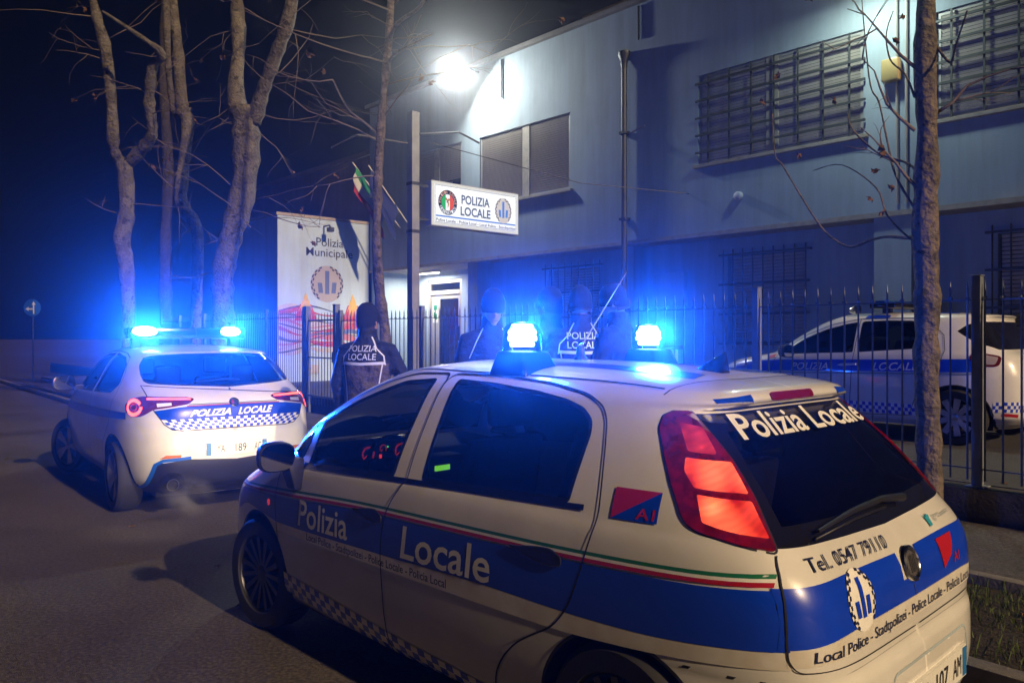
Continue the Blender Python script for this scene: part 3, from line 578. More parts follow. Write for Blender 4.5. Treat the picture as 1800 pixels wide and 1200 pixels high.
# far road sign, far parked cars are built with the vehicles
rs=empty('road_sign',(*pp(57,592,28)[:2],0)); tag(rs,'round blue road sign with two white arrows at the far left','sign')
MB().tube([(0,.03,-.03),(0,.03,2.95)],.03,8).build('post',mt['pipe'],rs,sm=40)
MB().lathe([(.001,0),(.30,0),(.305,.01),(.30,.02),(.001,.02)],32,'y',(0,-.02,2.63)).build('disc',M('sign_blue',(.02,.10,.42),.4),rs,sm=40)
def rm(P,off=0): return [(p[0],-.024,2.63+p[1]) for p in P]
obj('arrow',(rm([(.03,-.22),(.08,-.22),(.08,.10),(.13,.10),(.055,.22),(-.02,.10),(.03,.10)]),[tuple(range(7))]),mt['white'],rs)
obj('arrow',(rm([(.025,-.02),(.025,-.07),(-.12,-.07),(-.12,-.12),(-.24,-.045),(-.12,.03),(-.12,-.02)]),[tuple(range(7))]),mt['white'],rs)
# ---------------------------------------------------------------- car bodies: a smooth shell defined by contours at each height
def pchip(xs,ys,xq):
    xs=np.asarray(xs,float);ys=np.asarray(ys,float);h=np.diff(xs);d=np.diff(ys)/h
    m=np.zeros_like(ys)
    for i in range(1,len(xs)-1):
        if d[i-1]*d[i]>0:
            w1=2*h[i]+h[i-1];w2=h[i]+2*h[i-1];m[i]=(w1+w2)/(w1/d[i-1]+w2/d[i])
    m[0]=d[0];m[-1]=d[-1]
    k=np.clip(np.searchsorted(xs,xq)-1,0,len(h)-1);t=(xq-xs[k])/h[k]
    return ((1+2*t)*(1-t)**2)*ys[k]+t*(1-t)**2*h[k]*m[k]+t*t*(3-2*t)*ys[k+1]+t*t*(t-1)*h[k]*m[k+1]
class Body:
    """rows: z, half width, front x, rear x, front exponent, rear exponent (bottom to top)"""
    def __init__(s,rows,xc,taper):
        r=np.array(rows,float);s.xc=xc;s.tp=taper
        dv=np.sqrt(np.diff(r[:,0])**2+np.diff(r[:,1])**2);v=np.concatenate([[0],np.cumsum(dv)])
        s.V=v[-1];q=np.linspace(0,v[-1],600)
        s.tab=np.stack([q]+[pchip(v,r[:,i],q) for i in range(6)],1)
        s.tab[:,1]=np.maximum.accumulate(s.tab[:,1]+np.arange(600)*1e-9)
        s.ztop=r[-1,0];s.zbot=r[0,0]
    def v_of_z(s,z): return np.interp(z,s.tab[:,1],s.tab[:,0])
    def row(s,v): return [np.interp(v,s.tab[:,0],s.tab[:,i]) for i in range(1,7)]
    def T(s,x):
        a0,a1,k,f0,f1,kf=s.tp
        e=np.clip((x-a0)/(a1-a0),0,1.2);g=np.clip((f0-x)/(f0-f1),0,1.2)
        return 1-k*e*e-kf*g*g
    def ab(s,P):
        x,y,z=P[...,0],P[...,1],P[...,2];Z,w,xf,xr,nf,nr=s.row(s.v_of_z(z))
        rear=x>=s.xc
        a=np.where(rear,(x-s.xc)/np.maximum(xr-s.xc,1e-4),(s.xc-x)/np.maximum(s.xc-xf,1e-4))
        b=np.abs(y)/np.maximum(w*s.T(x),1e-4);n=np.where(rear,nr,nf)
        return a,b,n
    def F(s,P):
        a,b,n=s.ab(P);z=P[...,2]
        f=(np.minimum(a,3)**n+np.minimum(b,3)**n)-1
        return np.where((z>s.ztop)|(z<s.zbot),1.,f)
    def side(s,x,z):     # left side point (y<0)
        x=np.asarray(x,float);z=np.asarray(z,float)
        Z,w,xf,xr,nf,nr=s.row(s.v_of_z(z));rear=x>=s.xc
        a=np.where(rear,(x-s.xc)/np.maximum(xr-s.xc,1e-4),(s.xc-x)/np.maximum(s.xc-xf,1e-4));n=np.where(rear,nr,nf)
        b=np.maximum(1-np.clip(a,0,1)**n,0)**(1/n)
        return np.stack([x,-w*b*s.T(x),z+0*x],-1)
    def end(s,y,z,rear=True):
        y=np.asarray(y,float);z=np.asarray(z,float);Z,w,xf,xr,nf,nr=s.row(s.v_of_z(z))
        n=nr if rear else nf;L=(xr-s.xc) if rear else (xf-s.xc)
        x=s.xc+L
        for _ in range(8):
            b=np.clip(np.abs(y)/np.maximum(w*s.T(x),1e-4),0,1);x=s.xc+L*np.maximum(1-b**n,0)**(1/n)
        return np.stack([x,y+0*z,z+0*y],-1)
    def top(s,x,y):
        x=np.asarray(x,float);y=np.asarray(y,float);lo=np.full(np.broadcast(x,y).shape,.6);hi=np.full(lo.shape,s.ztop)
        for _ in range(40):
            m=(lo+hi)/2;ins=s.F(np.stack([x+0*m,y+0*m,m],-1))<0
            lo=np.where(ins,m,lo);hi=np.where(ins,hi,m)
        return np.stack([x+0*lo,y+0*lo,lo],-1)
    def normal(s,P,h=.004):
        P=np.asarray(P,float);g=[]
        for i in range(3):
            e=np.zeros(3);e[i]=h
            g.append(s.G(P+e)-s.G(P-e))
        g=np.stack(g,-1);return g/np.maximum(np.linalg.norm(g,axis=-1,keepdims=True),1e-9)
    def G(s,P):          # smooth radial-like value
        a,b,n=s.ab(P);z=P[...,2]
        return (np.maximum(a,0)**n+b**n+1e-9)**(1/n)
    # chart (u,v): u<0 front half, u>0 rear half, left side
    def chart(s,u,v):
        Z,w,xf,xr,nf,nr=s.row(v);u=np.asarray(u,float)
        rear=u>=0;n=np.where(rear,nr,nf);L=np.where(rear,xr-s.xc,xf-s.xc);q=np.abs(u)
        k=2**(-1/n)          # q in 0..1 side part, 1..2 end part
        a=np.where(q<=1,q*k,0);b=np.where(q>1,(2-q)*k,0)
        a=np.where(q<=1,a,np.maximum(1-b**n,0)**(1/n));b=np.where(q>1,b,np.maximum(1-a**n,0)**(1/n))
        x=s.xc+L*a;return np.stack([x,-w*b*s.T(x),Z],-1)
    def unchart(s,P):
        P=np.asarray(P,float);a,b,n=s.ab(P);sc=np.maximum(a**n+b**n,1e-9)**(1/n);a=a/sc;b=b/sc
        k=2**(-1/n);q=np.where(a<=b,a/k,2-b/k);rear=P[...,0]>=s.xc
        return np.stack([np.where(rear,q,-q),s.v_of_z(P[...,2])],-1)
PUNTO=Body([
(.17,.70,.45,3.85,4,5),(.22,.78,.12,3.97,4,6),(.30,.815,.03,4.02,4,6.5),(.45,.838,0,4.045,4,6.5),(.58,.843,.02,4.035,4,7),(.615,.843,.03,4.012,4,8),
(.70,.842,.08,4.009,4,9),(.83,.834,.35,3.990,4,10),(.90,.826,.50,3.955,4,10),(.955,.815,.70,3.908,4,10),(.985,.803,.80,3.885,4,10),(1.05,.782,.87,3.832,4,10),
(1.138,.748,.986,3.760,4,9.5),(1.23,.706,1.17,3.675,4,9),(1.322,.66,1.38,3.585,4,8),(1.36,.638,1.49,3.545,4,8),(1.372,.63,1.525,3.595,4,8),(1.405,.60,1.62,3.58,4,7),
(1.44,.55,1.74,3.42,4,5),(1.465,.47,1.86,3.2,3.5,4),(1.482,.35,1.98,2.9,3,3),(1.491,.20,2.09,2.55,2.5,2.5),(1.494,.0,2.199,2.201,2,2)],2.2,(2.5,3.9,.05,.8,.1,.04))
def lift(rows,h):
    out=[]
    for r in rows:
        t=min(max((r[0]-.85)/.5,0),1);out.append((r[0]+h*t*t*(3-2*t),)+r[1:])
    return out
ALFA=Body(lift([
(.18,.72,.40,4.12,4,5),(.25,.80,.12,4.24,4,5.5),(.33,.85,.04,4.30,4,6),(.50,.885,0,4.345,4,6),(.62,.897,.02,4.352,4,6),(.75,.899,.08,4.345,4,6),(.80,.898,.14,4.330,4,6),(.86,.896,.28,4.325,4,6),
(.93,.890,.50,4.31,4,5.8),(1.0,.876,.85,4.275,4,5.6),(1.05,.855,1.10,4.22,4,5.2),(1.12,.815,1.22,4.10,4,5),(1.2,.77,1.38,3.98,4,5),(1.3,.71,1.62,3.84,4,5),(1.365,.655,1.82,3.75,4,5),(1.40,.61,1.93,3.71,4,5),
(1.43,.53,2.05,3.45,4,4),(1.45,.42,2.15,3.15,3.5,3.5),(1.46,.27,2.27,2.8,3,3),(1.465,0,2.449,2.451,2,2)],.055),2.45,(2.9,4.2,.06,.9,.1,.05))
CLIO=Body(lift([
(.18,.70,.40,3.84,4,5),(.25,.79,.12,3.96,4,5),(.33,.835,.04,4.03,4,5.5),(.50,.86,0,4.06,4,5.5),(.62,.866,.02,4.063,4,5.5),(.75,.864,.10,4.05,4,5.5),(.86,.855,.30,4.02,4,5.5),
(.93,.842,.62,3.99,4,5.5),(.98,.825,.95,3.95,4,5.5),(1.03,.80,1.05,3.87,4,5.5),(1.12,.755,1.22,3.78,4,5.5),(1.22,.70,1.44,3.70,4,5.5),(1.30,.655,1.62,3.66,4,5.5),(1.345,.62,1.74,3.66,4,5.5),(1.375,.59,1.83,3.70,4,5),
(1.405,.53,1.93,3.5,4,4.5),(1.43,.42,2.03,3.1,3.5,3.5),(1.443,.26,2.12,2.7,3,3),(1.448,0,2.199,2.201,2,2)],.06),2.2,(2.6,3.9,.07,.9,.1,.05))
def q2p(q): q=np.asarray(q,float); a=np.abs(q); return np.sign(q)*np.where(a<=1,a*1.7,1.7+(a-1)*.8)
def p2q(p): p=np.asarray(p,float); a=np.abs(p); return np.sign(p)*np.where(a<=1.7,a/1.7,1+(a-1.7)/.8)
PMAX=2.5
def to_chart(B,P): c=B.unchart(P); return np.stack([q2p(c[...,0]),c[...,1]],-1)
def m_chart(B): return lambda P: B.chart(p2q(np.asarray(P)[:,0]),np.asarray(P)[:,1])
def m_side(B): return lambda P: B.side(np.asarray(P)[:,0],np.asarray(P)[:,1])
def m_rear(B): return lambda P: B.end(np.asarray(P)[:,0],np.asarray(P)[:,1])
def m_front(B): return lambda P: B.end(np.asarray(P)[:,0],np.asarray(P)[:,1],False)
def m_top(B): return lambda P: B.top(np.asarray(P)[:,0],np.asarray(P)[:,1])
def lifted(B,f,off): 
    def g(P):
        X=f(P); return X+B.normal(X)*off
    return g
def dense(P,h,closed=True):
    P=np.asarray(P,float); O=[]; n=len(P)
    for i in range(n if closed else n-1):
        a,b=P[i],P[(i+1)%n]; k=max(1,int(np.linalg.norm(b-a)/h)); O+= [a+(b-a)*t/k for t in range(k)]
    if not closed: O.append(P[-1])
    return np.array(O)
def inpoly(Q,P):
    x,y=Q[:,0],Q[:,1]; r=np.zeros(len(Q),bool); n=len(P)
    for i in range(n):
        x1,y1=P[i]; x2,y2=P[(i+1)%n]
        c=((y1>y)!=(y2>y)); 
        if y1!=y2: r^=c&(x<(x2-x1)*(y-y1)/(y2-y1)+x1)
    return r
def cdt(pts,edges):
    r=delaunay_2d_cdt([Vector((float(p[0]),float(p[1]))) for p in pts],edges,[],0,1e-5)
    return np.array([v[:] for v in r[0]]),np.array([f for f in r[2] if len(f)==3],int)
def near(Q,P,h):
    keep=np.ones(len(Q),bool)
    for p in P: keep&=((Q-p)**2).sum(1)>h*h
    return keep
def mesh_n(name,V,F,N,mat,parent=None):
    o=obj(name,(V,F),mat,parent); me=o.data; smooth(o)
    if len(me.vertices)==len(N): me.normals_split_custom_set_from_vertices([tuple(n) for n in N])
    return o
def compress(V,F):
    u,inv=np.unique(F.ravel(),return_inverse=True); return u,inv.reshape(F.shape)
def shell(B,cuts,h=.03,z0=None):
    """left half shell in the chart, split by named polygons (later names win); returns {name:(V,F)}"""
    us=np.unique(np.concatenate([np.arange(-PMAX,PMAX+.001,h*1.3),np.linspace(1.5,1.9,60),[-1.7,0,1.7]])); vs=np.unique(np.concatenate([np.linspace(0,B.V,int(B.V/(h*.75)))]))
    G=np.array([(u,v) for u in us for v in vs]); pts=[]; ed=[]
    for nm,P in cuts:
        D=dense(P,.02); G=G[near(G,D,h*.3)]; b=len(pts); pts+=list(D); ed+=[(b+i,b+(i+1)%len(D)) for i in range(len(D))]
    allp=np.array(pts+list(G)) if pts else G
    V,F=cdt(allp,ed); c=V[F].mean(1); lab=np.zeros(len(F),int)
    for k,(nm,P) in enumerate(cuts): lab[inpoly(c,np.asarray(P))]=k+1
    X=B.chart(p2q(V[:,0]),V[:,1]); N=B.normal(X); N[~np.isfinite(N).all(1)]=(0,0,1)
    top=V[:,1]>B.V-1e-6; N[top]=(0,0,1)
    # orient
    fn=np.cross(X[F[:,1]]-X[F[:,0]],X[F[:,2]]-X[F[:,0]]); fl=(fn*N[F].mean(1)).sum(1)<0; F[fl]=F[fl][:,::-1]
    ar=np.linalg.norm(fn,axis=1)>1e-10; out={}
    for k,nm in enumerate(['body']+[c_[0] for c_ in cuts]):
        s_=(lab==k)&ar
        if not s_.any(): continue
        u,f=compress(X,F[s_]); v0=out.get(nm)
        if v0: n0=len(v0[0]); out[nm]=(np.vstack([v0[0],X[u]]),np.vstack([v0[1],f+n0]),np.vstack([v0[2],N[u]]))
        else: out[nm]=(X[u],f,N[u])
    return out
FL=np.array([1,-1,1.])
def both(t): 
    V,F,N=t; n=len(V); return np.vstack([V,V*FL]),np.vstack([F,F[:,::-1]+n]),np.vstack([N,N*FL])
def flip(t): V,F,N=t; return V*FL,F[:,::-1],N*FL
def patch(name,B,P,f,mat,parent=None,off=.002,h=.03,skirt=0,mirror=False,sagh=None):
    P=np.asarray(P,float); D=dense(P,h*.8); lo,hi=D.min(0),D.max(0)
    G=np.array([(x,y) for x in np.arange(lo[0],hi[0],h) for y in np.arange(lo[1],hi[1],h)]).reshape(-1,2); G=G[inpoly(G,P)] if len(G) else G
    if len(G): G=G[near(G,D,h*.4)]
    A_=np.vstack([D,G]) if len(G) else D; V,F=cdt(A_,[(i,(i+1)%len(D)) for i in range(len(D))]); F=F[inpoly(V[F].mean(1),P)]
    X=f(V); N=B.normal(X); Y=X+N*off
    fn=np.cross(Y[F[:,1]]-Y[F[:,0]],Y[F[:,2]]-Y[F[:,0]]); fl=(fn*N[F].mean(1)).sum(1)<0; F[fl]=F[fl][:,::-1]
    if skirt:
        e={}
        for t in F:
            for a,b in ((t[0],t[1]),(t[1],t[2]),(t[2],t[0])): e[(a,b)]=1
        bd=[k for k in e if (k[1],k[0]) not in e]; n=len(Y); Y=np.vstack([Y,Y-N*skirt]); N=np.vstack([N,N]); F=[tuple(t) for t in F]+[(b,a,a+n) for a,b in bd]+[(b,a+n,b+n) for a,b in bd]; F=np.array(F)
    t=(Y,F,N)
    if mirror: t=flip(t)
    if skirt: 
        o=obj(name,(t[0],t[1]),mat,parent); smooth(o,50); return o
    return mesh_n(name,*t,mat,parent)
def loft(name,B,A1,A2,n,m,f,mat,parent=None,off=.0015,mirror=False,sel=None):
    """sheet between two polylines of the 2D chart"""
    def res(A):
        A=np.asarray(A,float); d=np.concatenate([[0],np.cumsum(np.abs(np.diff(A[:,0]))+1e-9)]); t=np.linspace(0,d[-1],n+1); return np.stack([np.interp(t,d,A[:,0]),pchip(d,A[:,1],t) if len(A)>2 else np.interp(t,d,A[:,1])],1)
    a,b=res(A1),res(A2); V=np.array([a[i]*(1-j/m)+b[i]*j/m for i in range(n+1) for j in range(m+1)])
    F=[]
    for i in range(n):
        for j in range(m):
            if sel is None or sel(i,j): F.append((i*(m+1)+j,(i+1)*(m+1)+j,(i+1)*(m+1)+j+1,i*(m+1)+j+1))
    F=np.array(F); X=f(V); N=B.normal(X); Y=X+N*off
    fn=np.cross(Y[F[:,1]]-Y[F[:,0]],Y[F[:,2]]-Y[F[:,0]]); fl=(fn*N[F].mean(1)).sum(1)<0; F[fl]=F[fl][:,::-1]
    t=(Y,F,N)
    if mirror: t=flip(t)
    return mesh_n(name,*t,mat,parent)
def line(name,B,P,wd,f,mat,parent=None,off=.0025,mirror=False,closed=False):
    P=dense(P,.03,closed); n=len(P); L=[];Rr=[]
    for i in range(n):
        t=P[(i+1)%n if closed else min(i+1,n-1)]-P[i-1 if closed else max(i-1,0)]; t=t/max(np.linalg.norm(t),1e-9); q=np.array([-t[1],t[0]])*wd/2; L.append(P[i]+q); Rr.append(P[i]-q)
    V=np.array(L+Rr); F=np.array([(i,(i+1)%n,n+(i+1)%n,n+i) for i in range(n if closed else n-1)]); X=f(V); N=B.normal(X); Y=X+N*off
    fn=np.cross(Y[F[:,1]]-Y[F[:,0]],Y[F[:,2]]-Y[F[:,0]]); fl=(fn*N[F].mean(1)).sum(1)<0; F[fl]=F[fl][:,::-1]
    t=(Y,F,N)
    if mirror: t=flip(t)
    return mesh_n(name,*t,mat,parent)
def inset(P,k):
    P=np.asarray(P,float); n=len(P); a=0.5*sum(P[i][0]*P[(i+1)%n][1]-P[(i+1)%n][0]*P[i][1] for i in range(n)); s_=1 if a>0 else -1; O=[]
    for i in range(n):
        d1=P[i]-P[i-1]; d2=P[(i+1)%n]-P[i]; d1=d1/np.linalg.norm(d1); d2=d2/np.linalg.norm(d2); n1=np.array([-d1[1],d1[0]]); n2=np.array([-d2[1],d2[0]]); b=n1+n2; b=b/max(np.dot(b,n1),.4); O.append(P[i]+s_*k*b)
    return np.array(O)
def rounded(P,r,k=4):
    P=np.asarray(P,float); O=[]; n=len(P)
    for i in range(n):
        a,b,c=P[i-1],P[i],P[(i+1)%n]; da=np.linalg.norm(a-b); dc=np.linalg.norm(c-b); t=min(r,da*.45,dc*.45); p=b+(a-b)/da*t; q=b+(c-b)/dc*t
        for j in range(k+1): s_=j/k; O.append((1-s_)**2*p+2*s_*(1-s_)*b+s_*s_*q)
    return np.array(O)
def circ(cx,cz,r,n=36,a0=0,a1=2*math.pi): return np.array([(cx+r*math.cos(a0+(a1-a0)*k/n),cz+r*math.sin(a0+(a1-a0)*k/n)) for k in range(n)])
_wm={}
def wheel(car,x,y,z,rt,rr,wd,style,steer=0,matr='alloy'):
    W=empty('wheel',(x,y,z),steer,car); s_=-1 if y<0 else 1; key=(rt,rr,wd,style,s_)
    if key not in _wm:
        h=wd/2; m=MB(); m.lathe([(rr*.98,-h*.8),(rr*1.04,-h),(rt*.93,-h),(rt*.985,-h*.82),(rt,-h*.55),(rt,h*.55),(rt*.985,h*.82),(rt*.93,h),(rr*1.04,h),(rr*.98,h*.8)],44,'y',close=True)
        for k in range(44):   # tread grooves as thin blocks
            a=2*math.pi*k/44; c,sn=math.cos(a),math.sin(a); b=[]
            for dx,yy,rad in ((-.010,-h*.5,rt-.002),(.010,-h*.5,rt-.002),(.010,h*.5,rt-.002),(-.010,h*.5,rt-.002)): b.append((rad*c-dx*sn,yy,rad*sn+dx*c))
            t=[(p[0]*(rt+.004)/rt,p[1],p[2]*(rt+.004)/rt) for p in b]; m.hexa(b,t)
        T=bpy.data.meshes.new('tyre'); T.from_pydata(m.v,[],m.f); T.materials.append(mt['rubber'])
        o_=h*s_; m=MB(); m.lathe([(rr,o_*.85),(rr*.97,o_*.9),(rr*.93,o_*.55),(rr*.9,-o_*.5)],40,'y')
        nsp={'multi':15,'five':5,'clio':9}[style]
        for k in range(nsp):
            a=2*math.pi*k/nsp
            for aa in ((a-.13,a+.13) if style=='five' else (a,)):
                wi={'multi':.012,'five':.022,'clio':.030}[style]; c0,c1=math.cos(a),math.cos(aa); s0,s1=math.sin(a),math.sin(aa); P0=(rr*.16*c0,o_*.72,rr*.16*s0); P1=(rr*.95*c1,o_*.84,rr*.95*s1); tx,tz=-math.sin(aa),math.cos(aa)
                q=lambda p,w_,dy:[(p[0]-tx*w_,p[1]-o_*.0,p[2]-tz*w_),(p[0]+tx*w_,p[1],p[2]+tz*w_),(p[0]+tx*w_*.7,p[1]-s_*dy,p[2]+tz*w_*.7),(p[0]-tx*w_*.7,p[1]-s_*dy,p[2]-tz*w_*.7)]
                A1=q(P0,wi*.8,.04); A2=q(P1,wi*1.25,.03); m.hexa(A1,A2)
        m.lathe([(.001,o_*.80),(rr*.12,o_*.8),(rr*.2,o_*.72),(rr*.2,o_*.3)],20,'y')
        Rm=bpy.data.meshes.new('rim'); Rm.from_pydata(m.v,[],m.f); Rm.materials.append(mt[matr])
        m=MB(); m.lathe([(.001,o_*.05),(rr*.66,o_*.05),(rr*.66,-o_*.05)],32,'y'); Dk=bpy.data.meshes.new('brake_disc'); Dk.from_pydata(m.v,[],m.f); Dk.materials.append(mt['darkalloy'])
        for q_ in (T,Rm,Dk): q_.polygons.foreach_set('use_smooth',[True]*len(q_.polygons)); q_.set_sharp_from_angle(angle=R(35))
        _wm[key]=(T,Rm,Dk)
    for nm,me in zip(('tyre','rim','brake_disc'),_wm[key]): obj(nm,me,None,W)
    return W
def liner(car,B,x,z,r):
    """dark wheel housing inside the arch, both sides"""
    for s_ in (-1,1):
        m=MB(); n=20; V=[];F=[]
        for k in range(n+1):
            a=-.35+(math.pi+.7)*k/n; px,pz=x+r*math.cos(a),z+r*math.sin(a); V+=[(px,s_*(abs(float(B.side(px,max(pz,B.zbot+.02))[1]))-.004),pz),(px,s_*.5,pz)]
            if k: F.append((2*k-2,2*k-1,2*k+1,2*k))
        m.add(V,F); m.build('wheel_housing',mt['under'],car)
def seat(car,x,y,z,w_=.5,name='seat'):
    s_=empty(name,(x,y,z),0,car)
    MB().box(-.26,.24,-w_/2,w_/2,-.1,.05).build('cushion',mt['cloth'],s_,bev=.04,sm=40)
    b=MB().hexa([(.16,-w_/2,.03),(.28,-w_/2,.03),(.28,w_/2,.03),(.16,w_/2,.03)],[(.34,-w_*.42,.62),(.43,-w_*.42,.62),(.43,w_*.42,.62),(.34,w_*.42,.62)]); b.build('backrest',mt['cloth'],s_,bev=.03,sm=40)
    for yy in ((0,) if w_<.7 else (-w_*.3,w_*.3)): MB().box(.36,.45,yy-.12,yy+.12,.66,.84).build('headrest',mt['cloth'],s_,bev=.03,sm=40)
    return s_
def LIT(name,ca,cb,sa,sb,sc):
    m=bpy.data.materials.new(name); m.use_nodes=True; t=m.node_tree; p=t.nodes['Principled BSDF']; p.inputs['Base Color'].default_value=(.25,.01,.01,1); p.inputs['Roughness'].default_value=.15
    co=t.nodes.new('ShaderNodeTexCoord'); n=t.nodes.new('ShaderNodeTexVoronoi'); n.inputs['Scale'].default_value=sc; n.feature='SMOOTH_F1'; t.links.new(co.outputs['Object'],n.inputs['Vector'])
    r=t.nodes.new('ShaderNodeValToRGB'); r.color_ramp.elements[0].position=.05; r.color_ramp.elements[0].color=(*[c*sa for c in ca],1); r.color_ramp.elements[1].position=.6; r.color_ramp.elements[1].color=(*[c*sb for c in cb],1)
    t.links.new(n.outputs['Distance'],r.inputs[0]); wv=t.nodes.new('ShaderNodeTexWave'); wv.wave_type='RINGS'; wv.inputs['Scale'].default_value=26; wv.inputs['Distortion'].default_value=2.5; t.links.new(co.outputs['Object'],wv.inputs['Vector'])
    mr=t.nodes.new('ShaderNodeMapRange'); mr.inputs[3].default_value=.88; mr.inputs[4].default_value=1.08; t.links.new(wv.outputs['Fac'],mr.inputs[0]); t.links.new(mr.outputs[0],p.inputs['Emission Strength'])
    t.links.new(r.outputs[0],p.inputs['Emission Color']); return m
mt['lit']=LIT('tail_lamp_lit',(1,.13,.045),(.85,.008,.003),3.0,.5,10); mt['lit2']=LIT('tail_lamp_dim',(.9,.06,.05),(.45,.0,.02),.8,.25,22)
mt['bulb']=EM('tail_bulb',(1,.42,.22),2.6); mt['ring']=EM('tail_ring',(1,.075,.025),5.5); mt['redglow']=M('tail_lens_red',(.085,.002,.006),.12,coat=.8,emit=(.7,.003,.01),estr=.035)
mt['beacon']=EM('beacon_lamp',(.10,.22,1.0),55); mt['bluedome']=M('blue_lens',(.005,.03,.25),.15,coat=.6,emit=(.01,.10,1),estr=.04)
mt['plate']=M('number_plate',(.78,.77,.72),.4,var=(60,.4,.8),col2=(.7,.69,.64)); mt['plateblue']=M('plate_blue',(.02,.16,.42),.4)
BLUE=(.008,.105,1.0)
def lamp(parent,loc,e,size=.06,col=BLUE):
    l=bpy.data.lights.new('beacon_light','POINT'); l.energy=e; l.color=col; l.shadow_soft_size=size; o=bpy.data.objects.new('beacon_light',l); C.objects.link(o); o.parent=parent; o.location=loc; return o
def flash(parent,loc,d,e,ang=165):
    l=bpy.data.lights.new('beacon_flash','SPOT'); l.energy=e; l.color=BLUE; l.spot_size=R(ang); l.spot_blend=1; l.shadow_soft_size=.06; o=bpy.data.objects.new('beacon_flash',l); C.objects.link(o); o.parent=parent; o.location=loc; o.rotation_euler=Vector(d).to_track_quat('-Z','Y').to_euler(); return o
def spot(parent,loc,direction,e,ang,col,blend=.5,size=.04):
    l=bpy.data.lights.new('headlight_beam','SPOT'); l.energy=e; l.color=col; l.spot_size=R(ang); l.spot_blend=blend; l.shadow_soft_size=size; o=bpy.data.objects.new('headlight_beam',l); C.objects.link(o); o.parent=parent; o.location=loc; o.rotation_euler=Vector(direction).to_track_quat('-Z','Y').to_euler(); return o
def plate_obj(car,c,yaxis,up,n,w_,h,txt,mat=None):
    """number plate centred at c spanned by yaxis/up unit vectors"""
    c,yaxis,up,n=[np.array(v,float) for v in (c,yaxis,up,n)]; f=lambda P,o=0.: [tuple(c+yaxis*p[0]+up*p[1]+n*(.008+o)) for p in np.asarray(P,float)]
    m=MB(); q=[(-w_/2,-h/2),(w_/2,-h/2),(w_/2,h/2),(-w_/2,h/2)]; m.hexa([tuple(c+yaxis*a+up*b-n*.006) for a,b in q],[tuple(c+yaxis*a+up*b+n*.007) for a,b in q]); P=m.build('number_plate',mt['plate'],car)
    for s_ in (-1,1): x0=s_*w_/2-s_*.002; x1=x0-s_*.042; obj('plate_band',(f([(x0,-h/2+.004),(x1,-h/2+.004),(x1,h/2-.004),(x0,h/2-.004)]),[(0,1,2,3)]),mt['plateblue'],P)
    n_=len(txt); 
    for s_,a,b in txt: text_obj('plate_letters',s_,[(a*w_,-.034),(b*w_,-.034),(b*w_,.034),(a*w_,.034)],lambda Q:f(Q,.0015),mt['letter'],P,.0)
    return P
def strip2(name,P,r,mat,parent,n=6): return smooth(MB().tube(P,r,n).build(name,mat,parent))
def build_shell(car,B,sidecuts,rearcuts,extra=(),wet=True,h=.03,zroof=None):
    cuts=[]
    if zroof: v=float(B.v_of_z(zroof)); cuts.append(('roof',[(-PMAX,v),(PMAX,v),(PMAX,B.V),(-PMAX,B.V)]))
    for nm,P in sidecuts: P=dense(P,.025); cuts.append((nm,to_chart(B,B.side(P[:,0],P[:,1]))))
    for nm,P in rearcuts: P=dense(P,.025); cuts.append((nm,to_chart(B,B.end(P[:,0],P[:,1]))))
    for nm,P in extra: cuts.append((nm,np.asarray(P)))
    T=shell(B,cuts,h)
    mesh_n('body',*both(T['body']),mt['paint'],car)
    if 'roof' in T: mesh_n('roof',*both(T['roof']),mt['paint_wet'] if wet else mt['paint'],car)
    for nm in ('front_door','rear_door'):
        if nm in T: mesh_n(nm,*T[nm],mt['paint'],car); mesh_n(nm,*flip(T[nm]),mt['paint'],car)
    for nm,mm_ in (('tailgate','paint'),('rear_bumper','paint'),('diffuser','black'),('sill','paint')):
        if nm in T: mesh_n(nm,*both(T[nm]),mt[mm_],car)
    # floor
    m=MB(); xs=np.linspace(.35,B.tab[0,4]-.05,14); m.box(.35,float(B.tab[0,4])-.08,-.62,.62,B.zbot-.01,B.zbot+.04); m.build('floor_pan',mt['under'],car)
def windows(car,B,P,frame=.018,mat='glass',name='side_window',mirror=True):
    f=m_side(B); P=np.asarray(P,float); I_=inset(P,frame)
    for mi in ((False,True) if mirror else (False,)):
        g=patch(name,B,inset(P,-.004),f,mt[mat],car,off=-.010,h=.05,mirror=mi)
        D1=dense(P,.03); n=len(D1); # seal ring
        D2=np.array([D1[i] for i in range(n)]); 
        D2=inset(D1,frame); V=np.vstack([D1,D2]); F=np.array([(i,(i+1)%n,n+(i+1)%n,n+i) for i in range(n)]); X=f(V); N=B.normal(X); Y=X+N*.001
        fn=np.cross(Y[F[:,1]]-Y[F[:,0]],Y[F[:,2]]-Y[F[:,0]]); fl=(fn*N[F].mean(1)).sum(1)<0; F[fl]=F[fl][:,::-1]; t=(Y,F,N)
        if mi: t=flip(t)
        mesh_n('window_seal',*t,mt['gloss'],g)
